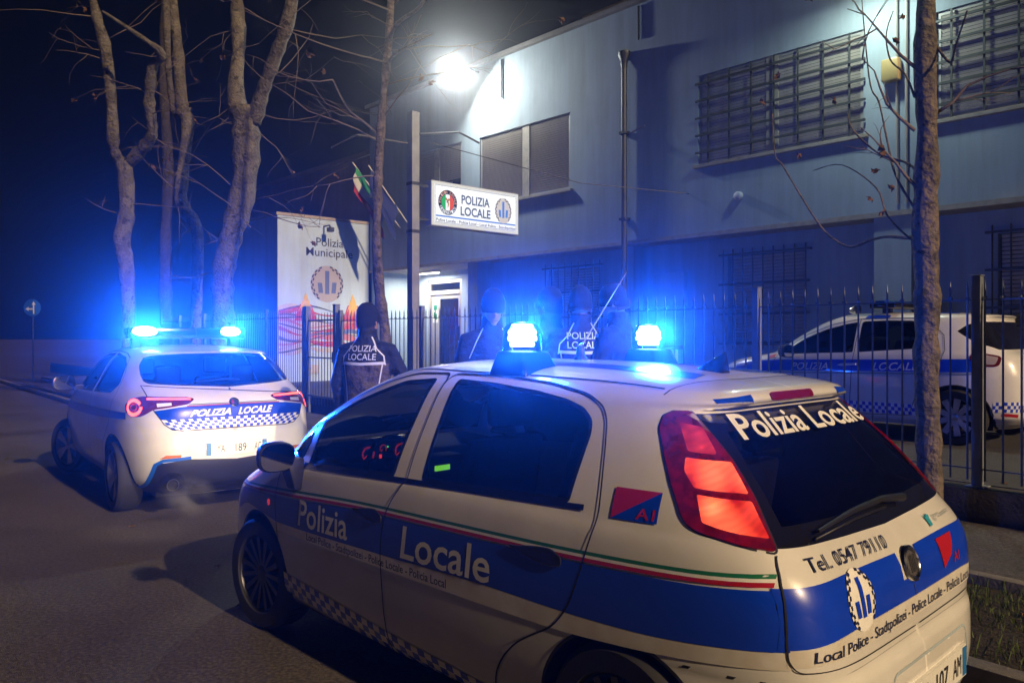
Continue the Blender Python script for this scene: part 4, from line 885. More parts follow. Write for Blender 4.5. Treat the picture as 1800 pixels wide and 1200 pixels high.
# ================================================================ front police car (white hatchback, nearest)
def make_near_car():
    B=PUNTO; car=empty('police_car',(-1.4134,5.5828,0),-.8048)
    tag(car,'white hatchback police car nearest the camera with broad blue side band and lit beacons','car','police cars')
    fs,fr,ft=m_side(B),m_rear(B),m_top(B)
    WF=rounded([(1.371,.945),(2.125,.984),(2.175,1.418),(1.956,1.399),(1.759,1.338),(1.60,1.285),(1.438,1.222),(1.34,1.165),(1.375,1.049)],.03)
    WR=rounded([(2.319,.997),(3.138,1.024),(3.150,1.159),(3.156,1.262),(3.140,1.308),(3.085,1.346),(2.990,1.371),(2.820,1.393),(2.544,1.412),(2.314,1.419)],.02)
    WT=[(1.10,.985),(1.27,.952),(1.30,1.06),(1.27,1.135),(1.20,1.085)]
    sf=[(1.085,.90),(1.073,.77),(1.124,.542),(1.125,.337),(1.14,.24),(2.10,.20),(2.097,.309),(2.096,.487),(2.082,.651),(2.088,.737),(2.105,.826),(2.142,.890),(2.202,.968),(2.225,.992),(2.245,1.438),(2.0,1.432),(1.8,1.385),(1.6,1.315),(1.40,1.235),(1.29,1.17),(1.25,1.09),(1.27,.97)]
    sr=[(2.225,.992),(2.202,.968),(2.142,.890),(2.105,.826),(2.088,.737),(2.082,.651),(2.096,.487),(2.097,.309),(2.10,.20),(2.787,.22),(2.808,.346),(2.859,.426),(2.929,.496),(3.005,.543),(3.108,.598),(3.183,.689),(3.225,.805),(3.250,.894),(3.277,.997),(3.262,1.103),(3.235,1.22),(3.205,1.31),(3.165,1.357),(3.081,1.391),(2.865,1.422),(2.58,1.437),(2.245,1.438)]
    af,ar=circ(.87,.305,.335),circ(3.38,.305,.335)
    tail=[(0,1.352),(-.548,1.352),(-.608,1.20),(-.670,.970),(-.715,.90),(-.728,.78),(-.712,.648),(-.4,.640),(0,.636)]
    gl=[(0,1.345),(-.543,1.344),(-.602,1.20),(-.664,.978),(-.30,.964),(0,.956)]
    fv=B.v_of_z; ws=[]   # windscreen in front chart
    for y,z in ((0,1.375),(-.42,1.355),(-.50,1.30),(-.62,1.10),(-.655,1.01),(-.3,.975),(0,.965)): ws.append((y,z))
    wsc=to_chart(B,B.end(np.array([p[0] for p in ws]),np.array([p[1] for p in ws]),False))
    build_shell(car,B,[('front_door',sf),('rear_door',sr),('w',WF),('w',WR),('w',WT),('w',af),('w',ar)],[('tailgate',tail),('w',gl)],[('w',wsc)],zroof=1.443)
    windows(car,B,WF,.022); windows(car,B,WR,.016,'tint'); windows(car,B,WT,.012)
    for mi in (False,True):
        loft('belt_strip',B,[(1.33,.962),(2.12,.992),(3.14,1.026),(3.207,1.029)],[(1.34,.940),(1.91,.962),(2.6,.990),(3.208,1.009)],40,1,fs,mt['gloss'],car,.003,mi)
        line('door_seam',B,rounded(sf,.05),.0065,fs,mt['gap'],car,.0036,mi,True); line('door_seam',B,rounded(sr,.05)[8*5+2:],.0065,fs,mt['gap'],car,.0036,mi)
        # tricolour lines and blue band, silver band
        g_=[(.45,.752),(1.2,.812),(1.936,.855),(2.50,.868),(3.138,.881),(3.646,.900),(float(B.end(-.717,.90)[0])+.006,.917)]
        sh=lambda d:[(x,z-d*(.7 if x<.7 else 1)) for x,z in g_]
        loft('green_line',B,g_,sh(.012),60,1,fs,mt['green'],car,.0030,mi); loft('white_line',B,sh(.012),sh(.022),60,1,fs,mt['white'],car,.0030,mi); loft('red_line',B,sh(.022),sh(.035),60,1,fs,mt['red'],car,.0030,mi)
        bb=[(.50,.60),(.70,.66),(.95,.646),(1.10,.630),(2.087,.650),(2.811,.668),(3.163,.664),(3.418,.668),(float(B.end(-.722,.72)[0])+.010,.708)]
        loft('blue_band',B,sh(.043),bb,80,4,fs,mt['blue'],car,.0028,mi)
        loft('silver_band',B,[(1.10,.628)]+[(x,z-.002) for x,z in bb[4:]],[(1.12,.588),(1.953,.590),(2.592,.592),(3.079,.594),(3.40,.610),(float(B.end(-.714,.67)[0])+.006,.655)],70,2,fs,mt['silver'],car,.0028,mi)
        c1=[(1.165,.378),(1.788,.334),(2.11,.308),(2.72,.275)]; c2=[(1.155,.272),(1.788,.232),(2.11,.208),(2.72,.186)]
        loft('check_white',B,c1,c2,34,3,fs,mt['silver'],car,.0028,mi,lambda i,j:(i+j)%2==0); loft('check_blue',B,c1,c2,34,3,fs,mt['blue'],car,.0028,mi,lambda i,j:(i+j)%2==1)
        line('arch_lip',B,circ(.87,.305,.338,30,-.15,math.pi+.2),.012,fs,mt['gap'],car,.0015,mi); line('arch_lip',B,circ(3.38,.305,.338,30,-.15,math.pi+.2),.012,fs,mt['gap'],car,.0015,mi)
        for (x0,x1,zc) in ((1.85,2.085,.806),(2.885,3.145,.832)):   # teardrop handles
            T=[(x0,zc+.012)]+[(x0+(x1-x0)*t,zc+.028*math.sin(min(t*1.25,1)*math.pi/2)+.004) for t in (.15,.35,.6,.8)]+[(x1,zc+.012),(x1,zc-.018)]+[(x0+(x1-x0)*t,zc-.032*math.sin(min(t*1.2,1)*math.pi/2)+.006) for t in (.8,.55,.3,.12)]
            H=patch('door_handle',B,rounded(T,.015),fs,mt['black'],car,.010,.02,.010,mi)
            line('handle_edge',B,rounded(T,.015),.004,fs,mt['alloy'],H,.0050,mi,True)
        patch('side_marker',B,circ(1.0,.715,.017,14),fs,mt['lit2'],car,.004,.02,.004,mi)
        # tail lamp
        L3=np.array([(3.476,-.545,1.352),(3.438,-.576,1.350),(3.410,-.606,1.331),(3.414,-.631,1.297),(3.463,-.674,1.220),(3.516,-.712,1.138),(3.580,-.746,1.044),(3.610,-.751,1.018),(3.648,-.749,1.005),(3.736,-.731,.990),(3.856,-.667,.968),(3.748,-.612,1.111),(3.658,-.582,1.204)])
        LC=rounded(to_chart(B,L3),.015); fc=m_chart(B)
        TL=patch('tail_lamp',B,LC,fc,mt['lensred'],car,.006,.025,.008,mi)
        line('lamp_edge',B,inset(LC,-.004),.006,fc,mt['gap'],TL,.001,mi,True)
        for S3 in ([(3.533,-.660,1.215),(3.659,-.590,1.204),(3.740,-.622,1.113),(3.690,-.666,1.118),(3.595,-.702,1.124),(3.545,-.685,1.173)],[(3.603,-.706,1.112),(3.750,-.628,1.099),(3.830,-.658,.998),(3.699,-.729,1.019),(3.645,-.738,1.031)]):
            patch('lamp_segment',B,inset(rounded(to_chart(B,np.array(S3)),.01),.003),fc,mt['lit'],TL,.0075,.025,.003,mi)
        patch('lamp_segment',B,rounded(to_chart(B,np.array([(3.475,-.60,1.315),(3.53,-.565,1.30),(3.60,-.60,1.222),(3.53,-.645,1.23)])),.01),fc,mt['lit2'],TL,.0075,.03,.002,mi)
        # headlamp
        HL=to_chart(B,B.end(np.array([-.40,-.62,-.66,-.60,-.42]),np.array([.62,.64,.74,.76,.70]),False)); hl=patch('headlamp',B,rounded(HL,.04),fc,mt['clear'],car,.004,.04,0,mi)
        patch('headlamp_bulb',B,inset(rounded(HL,.04),.03),fc,EM('headlamp_lit',(1,.86,.62),6),hl,-.01,.04,0,mi)
    # near-side lettering
    fo=lifted(B,fs,.0048); sil=mt['white']
    text_obj('lettering','Polizia',[(1.352,.656),(1.818,.664),(1.815,.785),(1.360,.780)],fo,sil,car,.012)
    text_obj('lettering','Locale',[(2.232,.668),(2.792,.680),(2.800,.808),(2.246,.800)],fo,sil,car,.012)
    text_obj('lettering','Local Police - Stadtpolizei - Police Locale - Policia Local',[(1.443,.596),(2.54,.606),(2.54,.640),(1.443,.630)],fo,mt['darkblue'],car,.004)
    q=[(3.325,1.004),(3.501,1.008),(3.499,1.103),(3.324,1.102)]; patch('flag_sticker',B,[q[0],q[2],q[3]],fs,mt['red'],car,.003,.02); patch('flag_sticker',B,[q[0],q[1],q[2]],fs,mt['blue'],car,.003,.02)
    text_obj('lettering','A1',[(3.42,1.014),(3.49,1.016),(3.49,1.048),(3.42,1.046)],fo,mt['red'],car,.02)
    # rear glass, spoiler decor, lamp, wiper
    GL=gl+[(-y,z) for y,z in gl[::-1]][1:-1]; GLr=[(-.543,1.344),(-.602,1.20),(-.664,.978),(-.30,.964),(0,.956),(.30,.964),(.664,.978),(.602,1.20),(.543,1.344),(0,1.347)]
    rg=patch('rear_window',B,inset(GLr,-.006),fr,mt['tint'],car,-.004,.05)
    D1=dense(GLr,.03); n=len(D1); D2=inset(D1,.055); V=np.vstack([D1,D2]); F=np.array([(i,(i+1)%n,n+(i+1)%n,n+i) for i in range(n)]); X=fr(V); N=B.normal(X); mesh_n('window_border',X-N*.002,F,N,mt['gloss'],rg)
    TG=[(-.670,.970),(-.715,.90),(-.728,.78),(-.712,.648),(-.4,.640),(0,.636),(.4,.640),(.712,.648),(.728,.78),(.715,.90),(.670,.970)]
    TC=to_chart(B,fr(dense(rounded([(-.668,.97),(-.690,.935),(-.708,.89),(-.720,.82),(-.722,.74),(-.716,.68),(-.695,.648),(-.4,.640),(-.002,.636),(-.001,.60)],.03)[3:-9],.02,False)))
    for mi in (False,True): line('tailgate_seam',B,TC,.0035,m_chart(B),mt['gap'],car,.0045,mi)
    for s_ in (-1,1):
        loft('spoiler_block',B,[(s_*.50,1.3665),(s_*.33,1.372)],[(s_*.50,1.392),(s_*.33,1.402)],8,2,fr,mt['blue'],car,.0015)
    bl=patch('brake_lamp',B,rounded([(-.21,1.376),(.11,1.376),(.11,1.402),(-.21,1.402)],.012),fr,M('brake_lens',(.16,.004,.03),.15,coat=.6),car,.006,.03,.006)
    fo=lifted(B,fr,.0052)
    text_obj('lettering','Polizia Locale',[(-.475,1.262),(.495,1.262),(.485,1.335),(-.455,1.335)],fo,mt['white'],rg,.018)
    w1=MB(); P=[fr(np.array([(y,z)]))[0]+np.array([.022,0,.008]) for y,z in ((-.48,1.000),(-.20,1.018),(.05,1.022),(.215,1.008))]; w1.tube([tuple(p) for p in P],[.006,.010,.012,.016],6); wp=w1.build('wiper',mt['black'],car,sm=40)
    P=[fr(np.array([(y,z)]))[0]+np.array([.012,0,.002]) for y,z in ((-.50,.985),(-.2,.998),(.06,1.0))]; strip2('blade',[tuple(p) for p in P],.005,mt['black'],wp)
    text_obj('lettering','Tel. 0547 79110',[(-.612,.912),(-.105,.900),(-.085,.934),(-.600,.946)],fo,mt['darkblue'],car,.004,0,1.12)
    loft('blue_band',B,[(-.728,.880),(-.45,.886),(-.08,.880)],[(-.734,.712),(-.45,.735),(-.08,.733)],24,4,fr,mt['blue'],car,.0030); loft('blue_band',B,[(.08,.880),(.45,.886),(.722,.880)],[(.08,.733),(.45,.735),(.722,.712)],24,4,fr,mt['blue'],car,.0030)
    loft('blue_band',B,[(-.08,.795),(.08,.795)],[(-.08,.733),(.08,.733)],8,2,fr,mt['blue'],car,.0030)
    loft('silver_band',B,[(-.722,.710),(-.45,.733),(0,.731),(.45,.733),(.722,.710)],[(-.715,.662),(-.45,.672),(0,.668),(.45,.672),(.715,.662)],36,2,fr,mt['silver'],car,.0028)
    text_obj('lettering','Local Police - Stadtpolizei - Police Locale - Policia Local',[(-.66,.676),(.56,.680),(.56,.714),(-.66,.708)],fo,mt['darkblue'],car,.006)
    em=lambda P,off=0.: lifted(B,fr,.0052+off)(np.asarray(P,float))
    emblem(car,(-.413,.805),.088,em,bar=mt['blue'])
    bd=fr(np.array([(0,.835)]))[0]; bn=B.normal(bd); rx=Vector(bn).to_track_quat('X','Z').to_euler()
    bg_=MB().lathe([(.001,.006),(.045,.008),(.052,.014),(.060,.010),(.062,0)],36,'x').build('badge',mt['chrome'],car,sm=50,loc=tuple(bd),rot=rx); MB().lathe([(.001,.0095),(.040,.0100),(.043,.008)],30,'x').build('badge_disc',M('badge_grey',(.35,.33,.34),.25,metal=.8),bg_,sm=50)
    for k in range(4): MB().box(.010,.0125,-.026+k*.014,-.018+k*.014,-.028,.028).build('badge_bar',mt['chrome'],bg_)
    line('badge_tail',B,[(0,.77),(0,.738)],.008,fr,mt['chrome'],car,.004)
    tri=[(.27,.865),(.43,.868),(.385,.80),(.29,.762)]; patch('flag_sticker',B,tri,fr,mt['red'],car,.0055,.02); text_obj('lettering','A1',[(.40,.765),(.46,.768),(.46,.80),(.40,.797)],fo,mt['red'],car,.02)
    teal=M('teal_print',(.02,.30,.42),.5); obj('bird_sticker',(em([(.30,.902),(.325,.905),(.335,.925),(.348,.934),(.328,.940),(.315,.930),(.300,.940),(.302,.920)]),[tuple(range(8))]),teal,car); text_obj('lettering','@PMCesenatico',[(.365,.915),(.545,.920),(.545,.934),(.365,.929)],fo,mt['sgrey'],car)
    text_obj('lettering','Punto',[(.585,.745),(.70,.748),(.70,.79),(.585,.785)],lifted(B,fr,.004),mt['chrome'],car,.02,.3)
    # bumper details: seam shadow line, plate recess, plate
    line('bumper_crease',B,[(-.80,.604),(-.5,.612),(0,.612),(.5,.612),(.80,.604)],.010,fr,mt['gap'],car,.0005)
    pc=fr(np.array([(0.10,.43)]))[0]; rc=patch('plate_recess',B,rounded([(-.33,.335),(.46,.335),(.40,.545),(-.27,.545)],.03),fr,mt['white'],car,-.0,.05); 
    line('recess_edge',B,rounded([(-.33,.335),(.46,.335),(.40,.545),(-.27,.545)],.03),.010,fr,mt['plaster'],car,.0015,False,True)
    nrm=B.normal(pc); plate_obj(car,pc+nrm*.006,(0,1,0),(0,0,1),(1,0,0),.52,.11,[('YA',-.38,-.22),('107',-.10,.12),('AM',.22,.38)])
    # roof: shark fin, rails, beacons on feet, whip aerial
    p=ft(np.array([(3.24,0.)]))[0]; m=MB(); m.add([(p[0]-.11,-.018,p[2]-.004),(p[0]+.045,-.028,p[2]-.012),(p[0]+.05,.028,p[2]-.012),(p[0]-.11,.018,p[2]-.004),(p[0]+.005,-.006,p[2]+.062),(p[0]+.045,-.006,p[2]+.085),(p[0]+.045,.006,p[2]+.085),(p[0]+.005,.006,p[2]+.062)],[(0,1,2,3),(0,4,5,1),(2,6,7,3),(1,5,6,2),(0,3,7,4),(4,7,6,5)]); m.build('shark_fin',mt['gloss'],car,bev=.005,sm=40)
    for mi in (False,True): line('roof_groove',B,[(1.75,-.50),(2.3,-.53),(2.9,-.535),(3.36,-.525)],.012,ft,mt['gap'],car,.0018,mi)
    for mi in (False,True): loft('roof_blue',B,[(1.9,-.30),(2.6,-.34),(3.35,-.33)],[(1.95,-.16),(2.6,-.18),(3.3,-.17)],24,3,ft,M('blue_film_wet',(.006,.042,.26),.3,coat=.5,bump=(190,.55,.004)),car,.0015,mi)
    line('spoiler_seam',B,[(3.38,-.56),(3.40,-.3),(3.41,0),(3.40,.3),(3.38,.56)],.006,ft,mt['gap'],car,.0015)
    for s_ in (-1,1):
        y=.45*s_; p=ft(np.array([(2.57,y)]))[0]; bc=empty('beacon',(2.57,y,p[2]),0,car)
        MB().hexa([(-.10,-.11,-.03),(.13,-.11,-.03),(.13,.11,-.03),(-.10,.11,-.03)],[(-.07,-.085,.075),(.08,-.085,.075),(.08,.085,.075),(-.07,.085,.075)]).build('foot',mt['bluedome'],bc,bev=.012,sm=40)
        MB().lathe([(.001,.20),(.06,.195),(.082,.17),(.088,.078),(.001,.076)],24).build('lens',mt['clear'],bc,sm=50)
        b=MB()
        for k,rr in enumerate((.050,.060,.058,.044)): b.lathe([(.001,.094+k*.025),(rr,.094+k*.025),(rr+.004,.104+k*.025),(rr,.114+k*.025),(.001,.114+k*.025)],20)
        b.build('lamp',mt['beacon'],bc); lamp(bc,(0,0,.27),PB,.07); flash(bc,(0,0,.24),(-.55,1,-.10),PBS,130); flash(bc,(.09,-.03,.15),(.55,-.83,.03),PBR,40)
    p=ft(np.array([(2.42,.10)]))[0]; an=empty('whip_aerial',tuple(p),0,car); MB().lathe([(.001,.07),(.018,.065),(.024,.02),(.034,.012),(.036,-.01)],14).build('base',mt['black'],an,sm=50); MB().tube([(0,0,.06),(.05,.11,.24),(.10,.24,.44)],[.004,.002,.0013],6).build('rod',mt['alloy'],an); MB().ell((0,0,.075),(.016,.016,.016)).build('knuckle',mt['chrome'],an,sm=True)
    # mirror
    for s_ in (-1,1):
        mr=empty('door_mirror',(0,0,0),0,car); f=lambda x,y,z:(x,s_*y,z)
        rows=[(1.20,.885,.985,.03,.05),(1.235,.925,1.0,.075,.085),(1.30,.945,1.005,.095,.095),(1.345,.950,1.005,.098,.092),(1.352,.950,1.005,.090,.084)]; V=[];F=[];n=20
        for x,y,z,ry,rz in rows: V+=[f(x,y+ry*math.copysign(abs(math.cos(a))**.7,math.cos(a)),z+rz*.8*math.copysign(abs(math.sin(a))**.7,math.sin(a))) for a in (2*math.pi*k/n for k in range(n))]
        for i in range(len(rows)-1):
            for k in range(n): F.append((i*n+k,i*n+(k+1)%n,(i+1)*n+(k+1)%n,(i+1)*n+k))
        F+=[tuple(range(n))]; smooth(obj('housing',(V,F),mt['black'],mr),50); obj('mirror_glass',([(p[0]+.001,p[1],p[2]) for p in V[-n:]],[tuple(range(n))]),mt['mirror'],mr)
        MB().hexa([f(1.27,.80,.83),f(1.36,.80,.83),f(1.36,.86,.83),f(1.27,.86,.83)],[f(1.24,.80,.99),f(1.35,.80,.99),f(1.35,.90,.99),f(1.24,.90,.99)]).build('stalk',mt['black'],mr,bev=.012,sm=40)
    # windscreen
    W2=[(p[0],p[1]) for p in ws]; WSc=W2+[(-y,z) for y,z in W2[::-1]][1:-1]; WS=[(-.42,1.355),(-.50,1.30),(-.62,1.10),(-.655,1.01),(-.3,.975),(0,.965),(.3,.975),(.655,1.01),(.62,1.10),(.50,1.30),(.42,1.355),(0,1.375)]
    patch('windscreen',B,WS,m_front(B),mt['glass'],car,-.003,.06)
    line('bonnet_seam',B,[(.45,-.60),(.62,-.66),(.80,-.68)],.006,ft,mt['gap'],car,.002); line('bonnet_seam',B,[(.45,.60),(.62,.66),(.80,.68)],.006,ft,mt['gap'],car,.002)
    liner(car,B,.87,.305,.34); liner(car,B,3.38,.305,.34)
    for x in (.87,3.38):
        for s_ in (-1,1): wheel(car,x,s_*.73,.302,.302,.205,.19,'multi',0 if x>1 else .06,'darkalloy')
    # interior
    for y in (-.36,.36): seat(car,2.0,y,.54,.50)
    seat(car,2.85,0,.45,1.15,'rear_seat')
    d=MB(); d.hexa([(1.0,-.66,.55),(1.42,-.66,.55),(1.42,.66,.55),(1.0,.66,.55)],[(.92,-.62,.98),(1.34,-.64,.955),(1.34,.64,.955),(.92,.62,.98)]); da=d.build('dashboard',mt['dash'],car,bev=.03,sm=40)
    MB().box(1.20,1.44,-.60,-.16,.94,1.035).build('instrument_hood',mt['dash'],da,bev=.03,sm=40); MB().box(1.30,1.46,-.14,.16,.72,.93).build('centre_stack',mt['dash'],da,bev=.02,sm=40)
    gr=EM('gauge_red',(1,.05,.07),1.3)
    def gauge(y,z,r):
        V=[];F=[];n=22
        for k in range(n):
            a=R(220)-R(260)*k/(n-1); a1=a+.05; b=len(V)
            for rr,aa in ((r*.72,a),(r,a),(r,a1),(r*.72,a1)): V.append((1.4425,y+rr*math.cos(aa),z+rr*math.sin(aa)))
            F.append((b,b+1,b+2,b+3))
        b=len(V); V+=[(1.4425,y,z),(1.4425,y-.6*r,z-.5*r),(1.4425,y-.55*r,z-.56*r)]; F.append((b,b+1,b+2)); obj('gauge',(V,F),gr,da)
    gauge(-.48,.985,.040); gauge(-.27,.985,.040); gauge(-.385,1.005,.022)
    MB().box(1.4412,1.4432,-.41,-.395,.955,.975).build('warning_light',gr,da); MB().box(1.4412,1.4432,-.36,-.352,1.008,1.016).build('warning_light',EM('green_led',(.05,.9,.2),1.5),da)
    MB().box(1.461,1.463,-.05,.06,.845,.875).build('radio_display',EM('radio_green',(.30,1,.05),1.6),da)
    sw=MB(); sw.lathe([(.185,-.014),(.198,0),(.185,.014),(.172,0)],30,'x',close=True); sw.box(-.012,.012,-.175,.175,-.02,.02); sw.box(-.02,.012,-.06,.06,-.05,.04); sw.build('steering_wheel',mt['black'],car,sm=40,loc=(1.56,-.37,.90),rot=(0,-.4,0))
    # beams
    for y in (-.58,.58): spot(car,(-.06,y,.66),(-1,.10 if y<0 else -.02,-.055),PH,50,(1,.80,.52),.75)
    return car
mt['sgrey']=M('grey_print',(.25,.30,.34),.5)
PB,PA,PH,PBS,PAS,PBR,PAR=30,38,150,170,90,900,2100
def patch_half(name,B,PC,mat,parent,off=.002,h=.035,mirror=None):
    """patch given in the half chart, mirrored and joined across the middle"""
    PC=np.array(PC); PC[:,0]=np.minimum(PC[:,0],PMAX); f=m_chart(B); o=patch(name,B,PC,f,mat,parent,off,h); me=o.data; V=np.array([v.co[:] for v in me.vertices]); F=np.array([p.vertices[:] for p in me.polygons]); N=B.normal(V-0); bpy.data.objects.remove(o)
    V,F,N=both((V,F,N)); o=obj(name,(V,F),mat,parent); bm=bmesh.new(); bm.from_mesh(o.data); bmesh.ops.remove_doubles(bm,verts=bm.verts,dist=.002); bm.to_mesh(o.data); bm.free(); return smooth(o)
def mirror_obj(car,B,x,y,z,mat,mg='mirror'):
    for s_ in (-1,1):
        mr=empty('door_mirror',(x,s_*y,z),0,car); V=[];F=[];n=18; rows=[(-.09,-.03,.05,.045),(-.05,0,.10,.075),(.02,.01,.115,.085),(.05,.01,.108,.078)]
        for a0,dy,ry,rz in rows: V+=[(a0,s_*(dy+ry*math.copysign(abs(math.cos(a))**.7,math.cos(a))),rz*math.copysign(abs(math.sin(a))**.7,math.sin(a))) for a in (2*math.pi*k/n for k in range(n))]
        for i in range(len(rows)-1):
            for k in range(n): F.append((i*n+k,i*n+(k+1)%n,(i+1)*n+(k+1)%n,(i+1)*n+k))
        F.append(tuple(range(n))); smooth(obj('housing',(V,F),mat,mr),50); obj('mirror_glass',([(p[0]+.001,p[1],p[2]) for p in V[-n:]],[tuple(range(n))]),mt[mg],mr)
        MB().box(-.05,.03,-s_*.22 if s_>0 else .08,-s_*.08 if s_>0 else .22,-.09,-.02).build('stalk',mt['black'],mr,bev=.01)
# ================================================================ far police car, seen from behind
def make_far_car():
    B=ALFA; car=empty('police_car',(-5.155,10.70,0),-.915); tag(car,'white police car seen from behind with ring shaped red tail lamps and glowing light bar','car','police cars')
    fs,fr,ft,fc=m_side(B),m_rear(B),m_top(B),m_chart(B)
    WF=rounded([(1.52,1.02),(2.50,1.045),(2.53,1.44),(2.25,1.425),(1.95,1.345),(1.7,1.225)],.03); WR=rounded([(2.58,1.047),(3.30,1.075),(3.42,1.16),(3.30,1.34),(3.1,1.405),(2.61,1.44)],.03)
    gp=np.array([(3.50,-.60,1.405),(3.569,-.655,1.337),(3.70,-.675,1.255),(3.80,-.668,1.20),(3.90,-.645,1.178),(4.063,-.428,1.163),(4.116,0,1.140)]); gc=to_chart(B,gp); gc[-1,0]=PMAX; tp=to_chart(B,np.array([B.end(0.,1.448),B.end(-.30,1.446),B.end(-.50,1.434)])); tp[0,0]=PMAX
    GC=np.vstack([gc,tp]); dif=[(0,.50),(-.43,.53),(-.655,.50),(-.735,.21),(-.70,.182),(0,.182)]
    sf=[(1.28,.92),(1.26,.55),(1.30,.30),(2.50,.27),(2.52,.60),(2.54,1.03),(2.57,1.455),(2.25,1.45),(1.95,1.375),(1.66,1.25),(1.45,1.04)]; sr=[(2.54,1.03),(2.52,.60),(2.50,.27),(3.05,.30),(3.2,.60),(3.42,.80),(3.48,1.08),(3.42,1.25),(3.25,1.40),(3.0,1.44),(2.57,1.455)]
    tg=[(0,.782),(-.46,.778),(-.55,.793),(-.61,.842),(-.672,.952),(-.69,1.06),(-.70,1.16)]
    build_shell(car,B,[('front_door',sf),('rear_door',sr),('w',WF),('w',WR),('w',circ(.92,.33,.37)),('w',circ(3.554,.33,.37))],[('diffuser',dif)],[('w',GC)],wet=True,zroof=1.475,h=.035)
    windows(car,B,WF,.02,'tint'); windows(car,B,WR,.02,'tint')
    rg=patch_half('rear_window',B,inset(GC,-.006),mt['tint'],car,-.004,.05)
    for mi in (False,True): line('window_border',B,inset(GC[:7],.0)[0:7],.05,fc,mt['gloss'],rg,-.001,mi)
    WS=[(-.45,1.40),(-.64,1.18),(-.70,1.09),(0,1.04),(.70,1.09),(.64,1.18),(.45,1.40),(0,1.42)]; patch('windscreen',B,WS,m_front(B),mt['gloss'],car,.003,.06)
    line('tailgate_seam',B,tg+[(-y,z) for y,z in tg[::-1]][1:],.007,fr,mt['gap'],car,.0045)
    for mi in (False,True):
        for P in (sf,sr): line('door_seam',B,P,.006,fs,mt['gap'],car,.0045,mi,True)
        loft('blue_band',B,[(1.0,.87),(2.5,.905),(3.86,.925)],[(1.0,.79),(2.5,.815),(3.88,.868)],50,3,fs,mt['blue'],car,.003,mi)
        line('arch_lip',B,circ(.92,.33,.373,30,-.15,math.pi+.2),.012,fs,mt['gap'],car,.0015,mi); line('arch_lip',B,circ(3.554,.33,.373,30,-.15,math.pi+.2),.012,fs,mt['gap'],car,.0015,mi)
        L3=to_chart(B,np.array([(3.815,-.822,.992),(3.86,-.786,1.048),(4.006,-.708,1.072),(4.217,-.396,1.064),(4.240,-.344,1.046),(4.268,-.40,1.008),(4.188,-.675,.966),(4.109,-.754,.905),(4.041,-.786,.896),(3.880,-.828,.925)]))
        TL=patch('tail_lamp',B,rounded(L3,.02),fc,mt['redglow'],car,.006,.03,.008,mi)
        c0=to_chart(B,np.array([(3.975,-.785,.976)]))[0]; rg_=np.array([(c0[0]+.098*math.cos(a),c0[1]+.060*math.sin(a)) for a in np.linspace(.5,2*math.pi+.15,36)])
        line('lamp_ring',B,rg_,.028,fc,mt['ring'],TL,.0085,mi); line('ring_centre',B,np.array([(c0[0]+.045*math.cos(a),c0[1]+.028*math.sin(a)) for a in np.linspace(0,2*math.pi,20)[:-1]]),.014,fc,mt['lit2'],TL,.008,mi,True)
        line('lamp_bar',B,to_chart(B,np.array([(4.045,-.69,1.050),(4.150,-.55,1.050),(4.222,-.375,1.046)])),.017,fc,mt['ring'],TL,.0085,mi)
        patch('reverse_lens',B,to_chart(B,np.array([(4.13,-.63,1.015),(4.20,-.53,1.02),(4.215,-.53,.998),(4.15,-.63,.985)])),fc,mt['white'],TL,.008,.03,0,mi)
        patch('reflector',B,[(-.645,.542),(-.60,.572),(-.482,.572),(-.485,.550)],fr,M('amber_reflector',(.55,.16,.04),.2,coat=.5),car,.005,.03,.005,mi)
        line('blue_trim',B,[(-.728,.225),(-.70,.36),(-.672,.49),(-.62,.525),(-.40,.542)],.028,fr,mt['blue2'],car,.003,mi)
    loft('green_line',B,[(-.40,1.006),(.40,1.006)],[(-.40,.999),(.40,.999)],24,1,fr,mt['green'],car,.003); loft('red_line',B,[(-.42,.994),(0,.996),(.42,.994)],[(-.42,.986),(0,.988),(.42,.986)],24,1,fr,mt['red'],car,.003)
    loft('blue_band',B,[(-.672,.955),(-.42,.985),(0,.987),(.42,.985),(.672,.955)],[(-.632,.880),(-.42,.881),(0,.882),(.42,.881),(.632,.880)],40,4,fr,mt['blue'],car,.003)
    c1=[(-.630,.879),(0,.881),(.630,.879)]; c2=[(-.545,.788),(0,.786),(.545,.788)]
    loft('check_white',B,c1,c2,36,4,fr,mt['white'],car,.003,False,lambda i,j:(i+j)%2==0); loft('check_blue',B,c1,c2,36,4,fr,mt['blue'],car,.003,False,lambda i,j:(i+j)%2==1)
    fo=lifted(B,fr,.005); text_obj('lettering','POLIZIA',[(-.405,.898),(-.045,.900),(-.035,.955),(-.385,.952)],fo,mt['white'],car,.035,.25); text_obj('lettering','LOCALE',[(.02,.900),(.335,.904),(.350,.960),(.03,.956)],fo,mt['white'],car,.035,.25)
    bd=fr(np.array([(-.004,1.005)]))[0]; bn=B.normal(bd); rx=Vector(bn).to_track_quat('X','Z').to_euler()
    bg_=MB().lathe([(.001,.006),(.034,.006),(.038,.012),(.046,.009),(.047,0)],32,'x').build('badge',mt['chrome'],car,sm=50,loc=tuple(bd),rot=rx); MB().lathe([(.001,.0075),(.030,.0078),(.032,.006)],26,'x').build('badge_disc',M('badge_blue',(.05,.07,.14),.3,metal=.5),bg_); MB().box(.008,.0095,-.018,-.010,-.024,.024).box(.008,.0095,-.026,-.002,-.004,.004).build('badge_cross',mt['red'],bg_)
    pc=fr(np.array([(-.003,.603)]))[0]; plate_obj(car,pc+np.array([.004,0,0]),(0,1,0),(0,0,1),(1,0,0),.55,.118,[('YA',-.33,-.20),('189',-.03,.15),('AG',.285,.40)])
    line('wiper',B,[(-.30,1.178),(0,1.192),(.12,1.185)],.014,fr,mt['black'],car,.02)
